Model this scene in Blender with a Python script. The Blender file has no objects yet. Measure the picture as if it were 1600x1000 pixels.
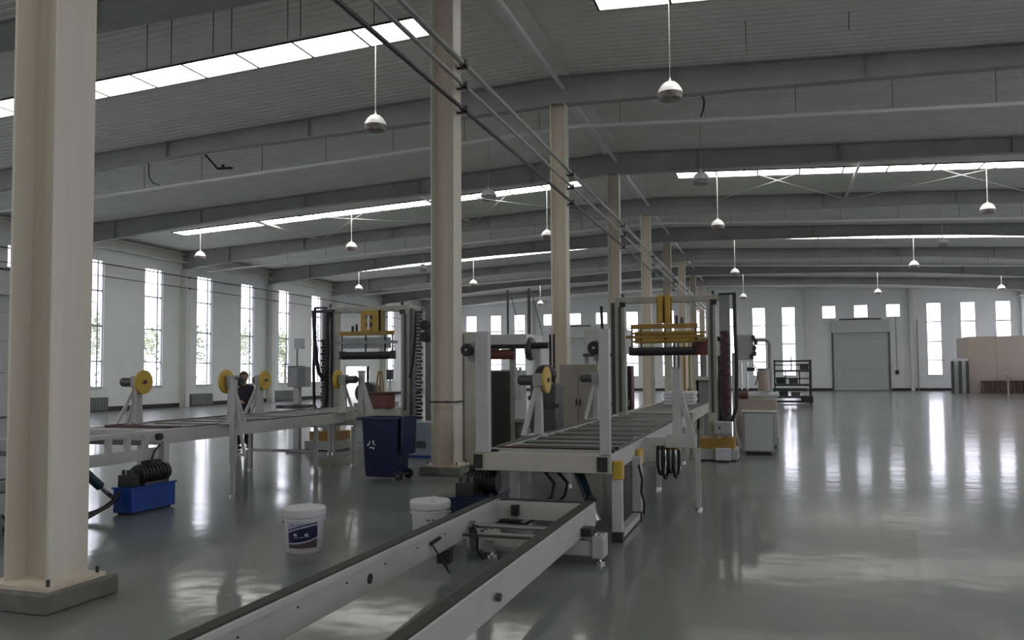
import bpy, bmesh, math, random
from mathutils import Vector, Matrix
random.seed(7)
scene = bpy.context.scene
COL = scene.collection

# ------------------------------------------------------------------ camera, sky, exposure
EYE = 1.677
YAW, PITCH, ROLL = math.radians(17.527), math.radians(2.599), math.radians(-0.372)
cam_data = bpy.data.cameras.new('camera')
cam_data.sensor_fit = 'HORIZONTAL'; cam_data.sensor_width = 36.0
cam_data.lens = 1271.38 / 1600 * 36.0
cam_data.shift_y = 26.3 / 1600
cam_data.clip_end = 400
cam = bpy.data.objects.new('camera', cam_data); COL.objects.link(cam)
r0 = Vector((math.cos(YAW), math.sin(YAW), 0))
fw = Vector((-math.sin(YAW)*math.cos(PITCH), math.cos(YAW)*math.cos(PITCH), math.sin(PITCH)))
u0 = r0.cross(fw)
rr = r0*math.cos(ROLL) + u0*math.sin(ROLL); uu = -r0*math.sin(ROLL) + u0*math.cos(ROLL)
cam.matrix_world = Matrix(((rr.x, uu.x, -fw.x, 0), (rr.y, uu.y, -fw.y, 0), (rr.z, uu.z, -fw.z, EYE), (0, 0, 0, 1)))
scene.camera = cam

world = bpy.data.worlds.new('overcast_sky'); scene.world = world
world.use_nodes = True
bg = world.node_tree.nodes['Background']
bg.inputs[0].default_value = (0.94, 0.935, 1.0, 1); bg.inputs[1].default_value = 5.2
SKYLIGHT_POWER = 7.0

scene.view_settings.view_transform = 'Standard'
scene.view_settings.look = 'None'
scene.view_settings.exposure = 0.08
scene.view_settings.gamma = 1.0
scene.view_settings.use_curve_mapping = False
scene.cycles.use_denoising = True
scene.cycles.max_bounces = 10
scene.cycles.diffuse_bounces = 8
scene.cycles.glossy_bounces = 4
scene.cycles.transparent_max_bounces = 10
scene.cycles.sample_clamp_indirect = 6.0
scene.cycles.caustics_reflective = False
scene.cycles.caustics_refractive = False

# ------------------------------------------------------------------ materials
MATS = {}
def nmat(name):
    m = bpy.data.materials.new(name); m.use_nodes = True
    nt = m.node_tree
    return m, nt, nt.nodes['Principled BSDF']
def mat(name, col, rough=0.5, metal=0.0, var=0.12, scale=3.0, stretch=(1, 1, 1), bump=0.0, bscale=40.0, spec=0.5, col2=None):
    """painted / plastic / metal surface with procedural mottling and optional fine relief"""
    m, nt, p = nmat(name)
    N = nt.nodes; L = nt.links
    tc = N.new('ShaderNodeTexCoord'); mp = N.new('ShaderNodeMapping'); mp.inputs['Scale'].default_value = stretch
    L.new(tc.outputs['Object'], mp.inputs[0])
    nz = N.new('ShaderNodeTexNoise'); nz.inputs['Scale'].default_value = scale; nz.inputs['Detail'].default_value = 5
    L.new(mp.outputs[0], nz.inputs['Vector'])
    rp = N.new('ShaderNodeValToRGB'); rp.color_ramp.elements[0].position = 0.3; rp.color_ramp.elements[1].position = 0.7
    c2 = col2 or tuple(c*(1-var) for c in col)
    rp.color_ramp.elements[0].color = (*c2, 1); rp.color_ramp.elements[1].color = (*col, 1)
    L.new(nz.outputs['Fac'], rp.inputs[0]); L.new(rp.outputs[0], p.inputs['Base Color'])
    p.inputs['Roughness'].default_value = rough; p.inputs['Metallic'].default_value = metal
    p.inputs['Specular IOR Level'].default_value = spec
    if bump > 0:
        nb = N.new('ShaderNodeTexNoise'); nb.inputs['Scale'].default_value = bscale
        L.new(mp.outputs[0], nb.inputs['Vector'])
        b = N.new('ShaderNodeBump'); b.inputs['Strength'].default_value = bump; b.inputs['Distance'].default_value = 0.01
        L.new(nb.outputs['Fac'], b.inputs['Height']); L.new(b.outputs[0], p.inputs['Normal'])
    MATS[name] = m
    return m

mat('cream_steel', (0.66, 0.63, 0.535), 0.45, var=0.35, scale=2.2, stretch=(3, 3, 0.18), col2=(0.58, 0.535, 0.445))
mat('column_rust', (0.60, 0.515, 0.415), 0.6, scale=2.5, stretch=(4, 4, 0.15), col2=(0.70, 0.64, 0.53))
mat('concrete', (0.20, 0.195, 0.17), 0.85, var=0.3, scale=8, bump=0.4, bscale=60)
mat('roof_steel', (0.80, 0.80, 0.765), 0.55, var=0.12, scale=1.2)
mat('rafter_steel', (0.36, 0.365, 0.345), 0.5, var=0.2, scale=1.0)
mat('white_paint', (0.46, 0.46, 0.44), 0.4, var=0.14, scale=4)
mat('cream_paint', (0.46, 0.445, 0.375), 0.4, var=0.14, scale=4)
mat('grey_paint', (0.36, 0.37, 0.36), 0.45, var=0.12, scale=4)
mat('mid_grey_paint', (0.20, 0.21, 0.205), 0.45, var=0.15, scale=4)
mat('beige_cabinet', (0.33, 0.30, 0.25), 0.45, var=0.1, scale=3)
mat('dark_cabinet', (0.055, 0.06, 0.055), 0.35, var=0.3, scale=3)
mat('black_rubber', (0.018, 0.018, 0.017), 0.6, var=0.3, scale=10)
mat('track_strip', (0.03, 0.03, 0.027), 0.7, var=0.3, scale=20)
mat('black_metal', (0.022, 0.02, 0.018), 0.4, var=0.4, scale=8)
mat('chrome', (0.62, 0.62, 0.62), 0.22, 1.0, var=0.1)
mat('roller_steel', (0.42, 0.42, 0.41), 0.35, 0.7, var=0.2, scale=6)
mat('roller_dark', (0.13, 0.13, 0.128), 0.45, 0.3, var=0.25, scale=6)
mat('dark_steel', (0.09, 0.09, 0.09), 0.4, 0.3, var=0.3, scale=6)
mat('yellow_paint', (0.58, 0.38, 0.045), 0.45, var=0.2, scale=5)
mat('ochre_paint', (0.40, 0.24, 0.04), 0.5, var=0.3, scale=5)
mat('disc_yellow', (0.62, 0.43, 0.06), 0.45, var=0.15, scale=6)
mat('bin_blue', (0.0045, 0.009, 0.062), 0.45, var=0.25, scale=3, bump=0.1)
mat('tank_blue', (0.008, 0.05, 0.30), 0.35, var=0.3, scale=5)
mat('dark_tank', (0.010, 0.025, 0.065), 0.4, var=0.3, scale=5)
mat('teal_cylinder', (0.012, 0.04, 0.05), 0.35, var=0.3, scale=6)
mat('red_brown', (0.19, 0.055, 0.042), 0.5, var=0.3, scale=5)
mat('maroon', (0.085, 0.028, 0.03), 0.5, var=0.3, scale=5)
mat('bucket_white', (0.60, 0.60, 0.61), 0.4, var=0.06, scale=6)
mat('label_navy', (0.012, 0.010, 0.062), 0.4, var=0.2)
mat('label_lilac', (0.42, 0.42, 0.55), 0.4, var=0.1)
mat('label_brown', (0.09, 0.06, 0.07), 0.4, var=0.3)
mat('mark_red', (0.50, 0.05, 0.07), 0.5, var=0.2)
mat('logo_white', (0.75, 0.77, 0.82), 0.5, var=0.05)
mat('pipe_paint', (0.33, 0.33, 0.31), 0.4, 0.2, var=0.2, scale=2)
mat('pipe_red', (0.30, 0.10, 0.09), 0.4, 0.1, var=0.2, scale=2)
mat('pipe_dark', (0.07, 0.07, 0.065), 0.45, 0.3, var=0.3, scale=2)
mat('pipe_light', (0.70, 0.70, 0.68), 0.4, 0.1, var=0.1, scale=2)
mat('lamp_white', (0.90, 0.90, 0.88), 0.35, var=0.05)
mat('lamp_skirt', (0.36, 0.33, 0.33), 0.25, 0.2, var=0.2, scale=8)
mat('frame_white', (0.60, 0.61, 0.63), 0.4, var=0.08)
mat('frame_dark', (0.12, 0.12, 0.135), 0.45, var=0.15)
mat('baseboard_dark', (0.035, 0.035, 0.033), 0.6, var=0.2)
mat('door_grey', (0.52, 0.54, 0.52), 0.45, var=0.08, scale=2)
mat('door_grey_light', (0.60, 0.62, 0.60), 0.45, var=0.08, scale=2)
mat('rack_green', (0.030, 0.036, 0.033), 0.5, var=0.3)
mat('panel_beige', (0.42, 0.345, 0.29), 0.6, var=0.08, scale=0.6)
mat('pallet_dark', (0.13, 0.085, 0.075), 0.7, var=0.4, scale=6)
mat('skin', (0.36, 0.22, 0.15), 0.55, var=0.1)
mat('hair', (0.008, 0.007, 0.007), 0.5, var=0.3)
mat('workwear', (0.028, 0.022, 0.042), 0.8, var=0.3, scale=6)
mat('trousers', (0.02, 0.019, 0.026), 0.8, var=0.3, scale=6)
mat('shoe_black', (0.012, 0.012, 0.012), 0.5)
mat('bark', (0.10, 0.075, 0.05), 0.9, var=0.4, scale=9)
mat('leaf', (0.36, 0.42, 0.26), 0.7, var=0.4, scale=2)
mat('skylight_sheet', (0.8, 0.8, 0.78), 0.4, var=0.05)
mat('yard', (0.6, 0.6, 0.58), 0.9, var=0.2, scale=0.4)

def wall_material():
    m, nt, p = nmat('wall_panel'); N = nt.nodes; L = nt.links
    tc = N.new('ShaderNodeTexCoord')
    nz = N.new('ShaderNodeTexNoise'); nz.inputs['Scale'].default_value = 0.5; nz.inputs['Detail'].default_value = 4
    L.new(tc.outputs['Object'], nz.inputs['Vector'])
    rp = N.new('ShaderNodeValToRGB')
    rp.color_ramp.elements[0].position = 0.3; rp.color_ramp.elements[1].position = 0.7
    rp.color_ramp.elements[0].color = (0.78, 0.80, 0.775, 1); rp.color_ramp.elements[1].color = (0.84, 0.855, 0.835, 1)
    L.new(nz.outputs['Fac'], rp.inputs[0]); L.new(rp.outputs[0], p.inputs['Base Color'])
    # upright sheet ribs as fine relief: x + y so that both wall directions get them
    sx = N.new('ShaderNodeSeparateXYZ'); L.new(tc.outputs['Object'], sx.inputs[0])
    ad = N.new('ShaderNodeMath'); ad.operation = 'ADD'; L.new(sx.outputs['X'], ad.inputs[0]); L.new(sx.outputs['Y'], ad.inputs[1])
    fr = N.new('ShaderNodeMath'); fr.operation = 'PINGPONG'; fr.inputs[1].default_value = 0.5; L.new(ad.outputs[0], fr.inputs[0])
    cr = N.new('ShaderNodeMath'); cr.operation = 'LESS_THAN'; cr.inputs[1].default_value = 0.03; L.new(fr.outputs[0], cr.inputs[0])
    b = N.new('ShaderNodeBump'); b.inputs['Strength'].default_value = 0.35; b.inputs['Distance'].default_value = 0.02; b.invert = True
    L.new(cr.outputs[0], b.inputs['Height']); L.new(b.outputs[0], p.inputs['Normal'])
    p.inputs['Roughness'].default_value = 0.5
    MATS['wall_panel'] = m
wall_material()

def floor_material():
    m, nt, p = nmat('epoxy_floor'); N = nt.nodes; L = nt.links
    tc = N.new('ShaderNodeTexCoord')
    nz = N.new('ShaderNodeTexNoise'); nz.inputs['Scale'].default_value = 0.35; nz.inputs['Detail'].default_value = 6; nz.inputs['Roughness'].default_value = 0.6
    L.new(tc.outputs['Object'], nz.inputs['Vector'])
    rp = N.new('ShaderNodeValToRGB'); rp.color_ramp.elements[0].position = 0.3; rp.color_ramp.elements[1].position = 0.72
    rp.color_ramp.elements[0].color = (0.150, 0.162, 0.160, 1); rp.color_ramp.elements[1].color = (0.195, 0.202, 0.198, 1)
    L.new(nz.outputs['Fac'], rp.inputs[0]); L.new(rp.outputs[0], p.inputs['Base Color'])
    n2 = N.new('ShaderNodeTexNoise'); n2.inputs['Scale'].default_value = 1.1; n2.inputs['Detail'].default_value = 3
    L.new(tc.outputs['Object'], n2.inputs['Vector'])
    r2 = N.new('ShaderNodeMapRange'); r2.inputs['From Min'].default_value = 0.3; r2.inputs['From Max'].default_value = 0.7
    r2.inputs['To Min'].default_value = 0.085; r2.inputs['To Max'].default_value = 0.13
    L.new(n2.outputs['Fac'], r2.inputs['Value']); L.new(r2.outputs[0], p.inputs['Roughness'])
    n3 = N.new('ShaderNodeTexNoise'); n3.inputs['Scale'].default_value = 2.2; n3.inputs['Detail'].default_value = 2
    L.new(tc.outputs['Object'], n3.inputs['Vector'])
    b = N.new('ShaderNodeBump'); b.inputs['Strength'].default_value = 0.17; b.inputs['Distance'].default_value = 0.02
    L.new(n3.outputs['Fac'], b.inputs['Height']); L.new(b.outputs[0], p.inputs['Normal'])
    p.inputs['Specular IOR Level'].default_value = 0.6
    # hazy gloss: a sharper and a broader lobe of the same coating
    q = N.new('ShaderNodeBsdfPrincipled'); q.inputs['Roughness'].default_value = 0.34; q.inputs['Specular IOR Level'].default_value = 0.6
    L.new(rp.outputs[0], q.inputs['Base Color']); L.new(b.outputs[0], q.inputs['Normal'])
    mx = N.new('ShaderNodeMixShader'); mx.inputs[0].default_value = 0.40
    L.new(p.outputs[0], mx.inputs[1]); L.new(q.outputs[0], mx.inputs[2]); L.new(mx.outputs[0], N['Material Output'].inputs['Surface'])
    MATS['epoxy_floor'] = m
floor_material()

def glass_material():
    m = bpy.data.materials.new('window_glass'); m.use_nodes = True; nt = m.node_tree; nt.nodes.clear()
    o = nt.nodes.new('ShaderNodeOutputMaterial'); mx = nt.nodes.new('ShaderNodeMixShader')
    t = nt.nodes.new('ShaderNodeBsdfTransparent'); t.inputs[0].default_value = (0.95, 0.95, 0.99, 1)
    g = nt.nodes.new('ShaderNodeBsdfGlossy'); g.inputs['Roughness'].default_value = 0.05
    mx.inputs[0].default_value = 0.06
    nt.links.new(t.outputs[0], mx.inputs[1]); nt.links.new(g.outputs[0], mx.inputs[2]); nt.links.new(mx.outputs[0], o.inputs[0])
    MATS['window_glass'] = m
glass_material()
def skirt_material():
    m = bpy.data.materials.new('skirt_glass'); m.use_nodes = True; nt = m.node_tree; p = nt.nodes['Principled BSDF']
    p.inputs['Base Color'].default_value = (0.45, 0.38, 0.38, 1); p.inputs['Roughness'].default_value = 0.2; p.inputs['Alpha'].default_value = 0.45
    MATS['skirt_glass'] = m
skirt_material()
def emit_material(name, col, s):
    m = bpy.data.materials.new(name); m.use_nodes = True; nt = m.node_tree; nt.nodes.clear()
    o = nt.nodes.new('ShaderNodeOutputMaterial'); e = nt.nodes.new('ShaderNodeEmission')
    tc = nt.nodes.new('ShaderNodeTexCoord'); nz = nt.nodes.new('ShaderNodeTexNoise'); nz.inputs['Scale'].default_value = 0.8
    rp = nt.nodes.new('ShaderNodeMapRange'); rp.inputs['To Min'].default_value = s*0.9; rp.inputs['To Max'].default_value = s*1.1
    nt.links.new(tc.outputs['Object'], nz.inputs['Vector']); nt.links.new(nz.outputs['Fac'], rp.inputs['Value'])
    nt.links.new(rp.outputs[0], e.inputs['Strength'])
    e.inputs[0].default_value = (*col, 1); nt.links.new(e.outputs[0], o.inputs[0]); MATS[name] = m
emit_material('skylight_panel', (1.0, 1.0, 0.95), SKYLIGHT_POWER)
MATS['skylight_panel'].cycles.emission_sampling = 'FRONT'

# ------------------------------------------------------------------ mesh helpers
ORG = {}; LAST = [None]
def tag(o, label=None, cat=None, group=None, kind=None):
    if label: o['label'] = label
    if cat: o['category'] = cat
    if group: o['group'] = group
    if kind: o['kind'] = kind
    return o
def thing(name, loc, label, cat, group=None, kind=None):
    o = bpy.data.objects.new(name, None); COL.objects.link(o)
    o.empty_display_size = 0.2; o.location = loc; ORG[o.name] = Vector(loc)
    return tag(o, label, cat, group, kind)
class MB:
    def __init__(s): s.v = []; s.f = []
    def add(s, vs, fs):
        n = len(s.v); s.v += [tuple(v) for v in vs]; s.f += [tuple(i+n for i in f) for f in fs]; return s
    def hexa(s, p):   # p: 4 bottom then 4 top
        return s.add(p, [(0, 3, 2, 1), (4, 5, 6, 7), (0, 1, 5, 4), (1, 2, 6, 5), (2, 3, 7, 6), (3, 0, 4, 7)])
    def box(s, x0, x1, y0, y1, z0, z1):
        x0, x1 = min(x0, x1), max(x0, x1); y0, y1 = min(y0, y1), max(y0, y1); z0, z1 = min(z0, z1), max(z0, z1)
        return s.hexa([(x0, y0, z0), (x1, y0, z0), (x1, y1, z0), (x0, y1, z0), (x0, y0, z1), (x1, y0, z1), (x1, y1, z1), (x0, y1, z1)])
    def bar(s, a, b, w, h=None, up=(0, 0, 1)):   # rectangular bar from a to b
        a, b = Vector(a), Vector(b); d = (b-a).normalized(); h = h or w
        upv = Vector(up)
        if abs(d.dot(upv)) > 0.98: upv = Vector((0, 1, 0))
        sx = d.cross(upv).normalized()*w/2; sz = sx.cross(d).normalized()*h/2
        return s.hexa([a-sx-sz, a+sx-sz, b+sx-sz, b-sx-sz, a-sx+sz, a+sx+sz, b+sx+sz, b-sx+sz])
    def cyl(s, a, b, r, n=12, r2=None, cap=True):
        a, b = Vector(a), Vector(b); d = (b-a).normalized(); r2 = r if r2 is None else r2
        t = Vector((0, 0, 1)) if abs(d.z) < 0.9 else Vector((1, 0, 0))
        x = d.cross(t).normalized(); y = d.cross(x)
        vs = []
        for c, q in ((a, r), (b, r2)):
            for i in range(n):
                t_ = 2*math.pi*i/n; vs.append(c + x*math.cos(t_)*q + y*math.sin(t_)*q)
        fs = [(i, (i+1) % n, n+(i+1) % n, n+i) for i in range(n)]
        if cap: fs += [tuple(range(n))[::-1], tuple(range(n, 2*n))]
        return s.add(vs, fs)
    def tube(s, pts, r, n=8):
        pts = [Vector(p) for p in pts]; vs = []; prev = None
        for i, p in enumerate(pts):
            d = (pts[min(i+1, len(pts)-1)] - pts[max(i-1, 0)]).normalized()
            if prev is None:
                t = Vector((0, 0, 1)) if abs(d.z) < 0.9 else Vector((1, 0, 0)); x = d.cross(t).normalized()
            else:
                x = (prev - d*prev.dot(d)).normalized()
            prev = x; y = d.cross(x)
            vs += [p + x*math.cos(2*math.pi*k/n)*r + y*math.sin(2*math.pi*k/n)*r for k in range(n)]
        fs = []
        for i in range(len(pts)-1):
            for k in range(n):
                fs.append((i*n+k, i*n+(k+1) % n, (i+1)*n+(k+1) % n, (i+1)*n+k))
        fs += [tuple(range(n))[::-1], tuple(range((len(pts)-1)*n, len(pts)*n))]
        return s.add(vs, fs)
    def lathe(s, prof, c, n=24, axis='z'):   # prof: (r, h)
        cx, cy, cz = c; vs = []
        for r, h in prof:
            for k in range(n):
                t = 2*math.pi*k/n; a, b = r*math.cos(t), r*math.sin(t)
                vs.append((cx+a, cy+b, cz+h) if axis == 'z' else (cx+h, cy+a, cz+b) if axis == 'x' else (cx+a, cy+h, cz+b))
        fs = []
        for i in range(len(prof)-1):
            for k in range(n): fs.append((i*n+k, i*n+(k+1) % n, (i+1)*n+(k+1) % n, (i+1)*n+k))
        fs += [tuple(range(n))[::-1], tuple(range((len(prof)-1)*n, len(prof)*n))]
        return s.add(vs, fs)
    def prism(s, poly, axis, a, b):   # polygon of 2D points extruded along axis from a to b
        def P(p, t): return {'x': (t, p[0], p[1]), 'y': (p[0], t, p[1]), 'z': (p[0], p[1], t)}[axis]
        n = len(poly); vs = [P(p, a) for p in poly] + [P(p, b) for p in poly]
        fs = [(i, (i+1) % n, n+(i+1) % n, n+i) for i in range(n)] + [tuple(range(n))[::-1], tuple(range(n, 2*n))]
        return s.add(vs, fs)
    def build(s, name, material, parent=None, label=None, cat=None, group=None, kind=None, bevel=0, smooth=True):
        if parent is not None: org = ORG[parent.name]
        else:
            xs = [v[0] for v in s.v]; ys = [v[1] for v in s.v]; zs = [v[2] for v in s.v]
            org = Vector(((min(xs)+max(xs))/2, (min(ys)+max(ys))/2, min(zs)))
        me = bpy.data.meshes.new(name)
        me.from_pydata([Vector(v)-org for v in s.v], [], s.f)
        bm = bmesh.new(); bm.from_mesh(me); bmesh.ops.recalc_face_normals(bm, faces=bm.faces); bm.to_mesh(me); bm.free()
        me.materials.append(MATS[material] if isinstance(material, str) else material)
        if smooth:
            me.shade_smooth(); me.set_sharp_from_angle(angle=math.radians(35))
        o = bpy.data.objects.new(name, me); COL.objects.link(o); LAST[0] = o.name
        ORG[o.name] = org
        if parent is not None: o.parent = parent
        else: o.location = org
        if bevel:
            b = o.modifiers.new('edge', 'BEVEL'); b.width = bevel; b.segments = 2; b.limit_method = 'ANGLE'
        return tag(o, label, cat, group, kind)
def Box(name, material, parent, *a, bevel=0, **k): return MB().box(*a).build(name, material, parent, bevel=bevel, **k)
def child_copy(src, parent, off):      # a repeat that shares mesh data
    c = src.copy(); COL.objects.link(c); c.parent = parent; c.location = Vector(src.location) + Vector(off); ORG[c.name] = ORG[src.name]; return c
def copy_tree(o, parent=None):
    c = o.copy(); COL.objects.link(c); c.parent = parent; ORG[c.name] = ORG.get(o.name, Vector())
    for ch in [x for x in bpy.data.objects if x.parent == o]: copy_tree(ch, c)
    return c

# ------------------------------------------------------------------ dimensions of the hall (metres)
XC = -5.23                       # ridge / column row
Y1, BAY = 4.86, 8.0              # first column, bay length
XL, XR = -30.55, 20.10           # side walls (inner faces)
YB, YF = -11.14, 77.40           # back and far wall (inner faces)
ROOF0, SLOPE = 9.63, 0.047
def roof(x): return ROOF0 - SLOPE*abs(x-XC)
SKY_X = [(-27.25, -7.30), (-3.36, 16.59)]
SKY_Y = [(16.10+16*k, 17.03+16*k) for k in (-1, 0, 1, 2, 3)]
PANES = 13
ORD = ['first', 'second', 'third', 'fourth', 'fifth', 'sixth', 'seventh', 'eighth', 'ninth', 'tenth', 'eleventh']

# ------------------------------------------------------------------ floor, ground, ceiling
Box('floor', 'epoxy_floor', None, XL-0.2, XR+0.2, YB-0.2, YF+0.2, -0.2, 0, kind='structure', label='polished grey epoxy factory floor', cat='floor')
Box('ground', 'yard', None, -120, 110, -60, 170, -0.6, -0.25, kind='structure', label='pale yard outside the windows', cat='ground')

def build_ceiling():
    mb = MB(); pitch = 0.25
    def strip(x0, x1, y0, y1):
        ys = []; y = y0
        k = math.floor(y0/pitch)
        pts = [(y0, 0)]
        prof = [(0, 0), (0.14, 0), (0.165, 0.03), (0.225, 0.03)]
        while k*pitch < y1:
            for a, dz in prof:
                yy = k*pitch + a
                if y0 < yy < y1: pts.append((yy, dz))
            k += 1
        pts.append((y1, 0))
        vs = []
        for yy, dz in pts: vs += [(x0, yy, roof(x0)+dz), (x1, yy, roof(x1)+dz)]
        mb.add(vs, [(2*i, 2*i+1, 2*i+3, 2*i+2) for i in range(len(pts)-1)])
    sides = [(XL-0.2, XC), (XC, XR+0.2)]
    for si, (a, b) in enumerate(sides):
        y = YB-0.2
        for y0, y1 in SKY_Y:
            strip(a, b, y, y0); s0, s1 = SKY_X[si]
            strip(a, s0, y0, y1); strip(s1, b, y0, y1); y = y1
        strip(a, b, y, YF+0.2)
    mb.build('ceiling', 'roof_steel', None, kind='structure', label='grey ribbed metal roof lining', cat='ceiling', smooth=False)
build_ceiling()
# ridge capping strip
MB().prism([(XC-0.35, roof(XC-0.35)-0.004), (XC, ROOF0-0.004), (XC+0.35, roof(XC+0.35)-0.004), (XC+0.35, roof(XC+0.35)-0.03), (XC, ROOF0-0.03), (XC-0.35, roof(XC-0.35)-0.03)],
           'y', YB, YF).build('trim_1', 'roof_steel', None, kind='structure', label='folded metal capping strip along the roof ridge', cat='trim')

for k, (y0, y1) in enumerate(SKY_Y):
    for si, (s0, s1) in enumerate(SKY_X):
        side = 'left' if si == 0 else 'right'
        where = 'behind the camera' if k == 0 else ORD[k-1] + ' from the camera'
        t = thing('skylight', ((s0+s1)/2, (y0+y1)/2, roof((s0+s1)/2)), 'glowing white skylight strip in the %s roof slope, %s' % (side, where), 'skylight', 'skylight strips in the roof')
        w = (s1-s0)/PANES
        for i in range(PANES):
            a, b = s0+i*w+0.02, s0+(i+1)*w-0.02
            za, zb = roof(a)-0.012, roof(b)-0.012
            MB().hexa([(a, y0, za-.01), (b, y0, zb-.01), (b, y1, zb-.01), (a, y1, za-.01), (a, y0, za), (b, y0, zb), (b, y1, zb), (a, y1, za)]).build('pane', 'skylight_sheet', t, smooth=False)
            pn = bpy.data.objects[LAST[0]].data; pn.materials.append(MATS['skylight_panel']); pn.polygons[0].material_index = 1      # the glowing underside
        fr = MB()
        for i in range(PANES+1):
            a = s0+i*w; fr.hexa([(a-.025, y0, roof(a)-.04), (a+.025, y0, roof(a)-.04), (a+.025, y1, roof(a)-.04), (a-.025, y1, roof(a)-.04), (a-.025, y0, roof(a)), (a+.025, y0, roof(a)), (a+.025, y1, roof(a)), (a-.025, y1, roof(a))])
        for yy in (y0-.03, y1):
            fr.hexa([(s0, yy, roof(s0)-.04), (s1, yy, roof(s1)-.04), (s1, yy+.03, roof(s1)-.04), (s0, yy+.03, roof(s0)-.04), (s0, yy, roof(s0)), (s1, yy, roof(s1)), (s1, yy+.03, roof(s1)), (s0, yy+.03, roof(s0))])
        fr.build('frame', 'pipe_dark', t)

# ------------------------------------------------------------------ walls with openings
def wall(name, axis, p0, p1, u0, u1, ops, ztop, label):
    """axis 'x': wall plane across x, running along y"""
    mb = MB(); us = sorted({u0, u1, *[o[0] for o in ops], *[o[1] for o in ops]} | ({XC} if u0 < XC < u1 and axis == 'y' else set()))
    for a, b in zip(us, us[1:]):
        m = (a+b)/2; holes = sorted((o[2], o[3]) for o in ops if o[0] <= m <= o[1]); z = 0.0; segs = []
        for h0, h1 in holes:
            if h0 > z: segs.append((z, h0, False))
            z = h1
        segs.append((z, None, True))
        for z0, z1, top in segs:
            za, zb = (ztop(a), ztop(b)) if top else (z1, z1)
            if axis == 'x': mb.hexa([(p0, a, z0), (p1, a, z0), (p1, b, z0), (p0, b, z0), (p0, a, za), (p1, a, za), (p1, b, zb), (p0, b, zb)])
            else: mb.hexa([(a, p0, z0), (b, p0, z0), (b, p1, z0), (a, p1, z0), (a, p0, za), (b, p0, zb), (b, p1, zb), (a, p1, za)])
    return mb.build(name, 'wall_panel', None, kind='structure', label=label, cat='wall', smooth=False)
WIN = [0]
def window(axis, p, sgn, u0, u1, z0, z1, bars, where, sash=True):
    mw = 0.03 if sash else 0.045
    """p: inner face of the wall, sgn: direction to the outside"""
    WIN[0] += 1
    def B(mb, a, b, d0, d1, za, zb):
        if axis == 'x': mb.box(p+sgn*d0, p+sgn*d1, a, b, za, zb)
        else: mb.box(a, b, p+sgn*d0, p+sgn*d1, za, zb)
        return mb
    loc = (p, (u0+u1)/2, z0) if axis == 'x' else ((u0+u1)/2, p, z0)
    t = thing('window_%d' % WIN[0], loc, where, 'window', kind='structure')
    fr = MB(); w = 0.045
    for q in ((u0, u0+w, z0, z1), (u1-w, u1, z0, z1), (u0+w, u1-w, z0, z0+w), (u0+w, u1-w, z1-w, z1)): B(fr, q[0], q[1], 0.06, 0.14, q[2], q[3])
    fr.build('frame', 'frame_white', t)
    zs = [z0+w] + bars + [z1-w]
    for b in bars: B(MB(), u0+w, u1-w, 0.065, 0.13, b-mw, b+mw).build('mullion', 'frame_dark', t)
    split = u1-0.30 if sash and (u1-u0) > 1.1 else None
    if split: B(MB(), split-0.02, split+0.02, 0.066, 0.128, z0+w, z1-w).build('mullion', 'frame_dark', t)
    for za, zb in zip(zs, zs[1:]):
        for a, b in (((u0+w, split-.02), (split+.02, u1-w)) if split else ((u0+w, u1-w),)):
            B(MB(), a, b, 0.09, 0.10, za+0.03, zb-0.03).build('pane', 'window_glass', t, smooth=False)
    sl = MB(); B(sl, u0-0.05, u1+0.05, -0.06, 0.06, z0-0.04, z0); sl.build('sill', 'frame_white', t)
    return t

TH = 0.2
TALL = [2.4, 4.1, 5.8]
# side walls: two tall windows in every bay, one bay on the left has a roll-up door
def side_wall(name, x, sgn, side):
    ops = []; wins = []
    k = 0
    for n in range(-2, 9):
        yb = Y1 + BAY*n
        if side == 'left' and n == 2:      # bay with loading door
            for dy in (0.9, 3.35, 5.3): ops.append((yb+dy, yb+dy+1.0, 6.3, 7.3)); wins.append((yb+dy, yb+dy+1.0, 6.3, 7.3, [], 'small high window over the left loading door, %s from the camera' % ORD[len([w for w in wins if w[2] > 6])]))
            continue
        for dy in (1.24, 5.24):
            if side == 'left' and n == 6 and dy < 2:    # the open doorway stands here
                ops.append((yb+dy+0.8, yb+dy+4.6, 0, 2.32)); continue
            if side == 'left' and n == 6: continue
            k += 1
            ops.append((yb+dy, yb+dy+1.3, 1.15, 7.3)); wins.append((yb+dy, yb+dy+1.3, 1.15, 7.3, TALL, 'tall narrow window in the %s wall, number %d from the rear wall' % (side, k)))
    wall(name, 'x', x, x+sgn*TH, YB-0.2, YF+0.2, ops, lambda u: roof(x)+0.02, 'pale grey panel wall on the %s with tall windows' % side)
    for a, b, z0, z1, bars, lab in wins: window('x', x, sgn, a, b, z0, z1, bars, lab)
    return ops
ops_left = side_wall('wall_left', XL, -1, 'left')
side_wall('wall_right', XR, 1, 'right')
# far wall
far_tall = [-29.35, -26.73, -24.23, -13.0, -9.6, -6.7, -4.08, -1.41, 1.15, 12.98, 15.60, 18.24]
far_small = [-21.2, -18.55, -15.95, 4.57, 7.2, 9.8]
ops = [(a, a+1.15, 1.33, 7.55) for a in far_tall] + [(a, a+1.15, 6.4, 7.55) for a in far_small]
wall('wall_far', 'y', YF, YF+TH, XL-0.2, XR+0.2, ops, lambda u: roof(u)+0.02, 'pale grey panel wall at the far end of the hall')
for i, a in enumerate(far_tall): window('y', YF, 1, a, a+1.15, 1.33, 7.55, [2.6, 4.2, 5.9], 'tall window in the far wall, number %d from the left corner' % (i+1), sash=False)
for i, a in enumerate(far_small): window('y', YF, 1, a, a+1.15, 6.4, 7.55, [], 'small square window above the %s roll-up door of the far wall, %s' % ('left' if i < 3 else 'right', ['left one', 'middle one', 'right one'][i % 3]), sash=False)
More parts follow.
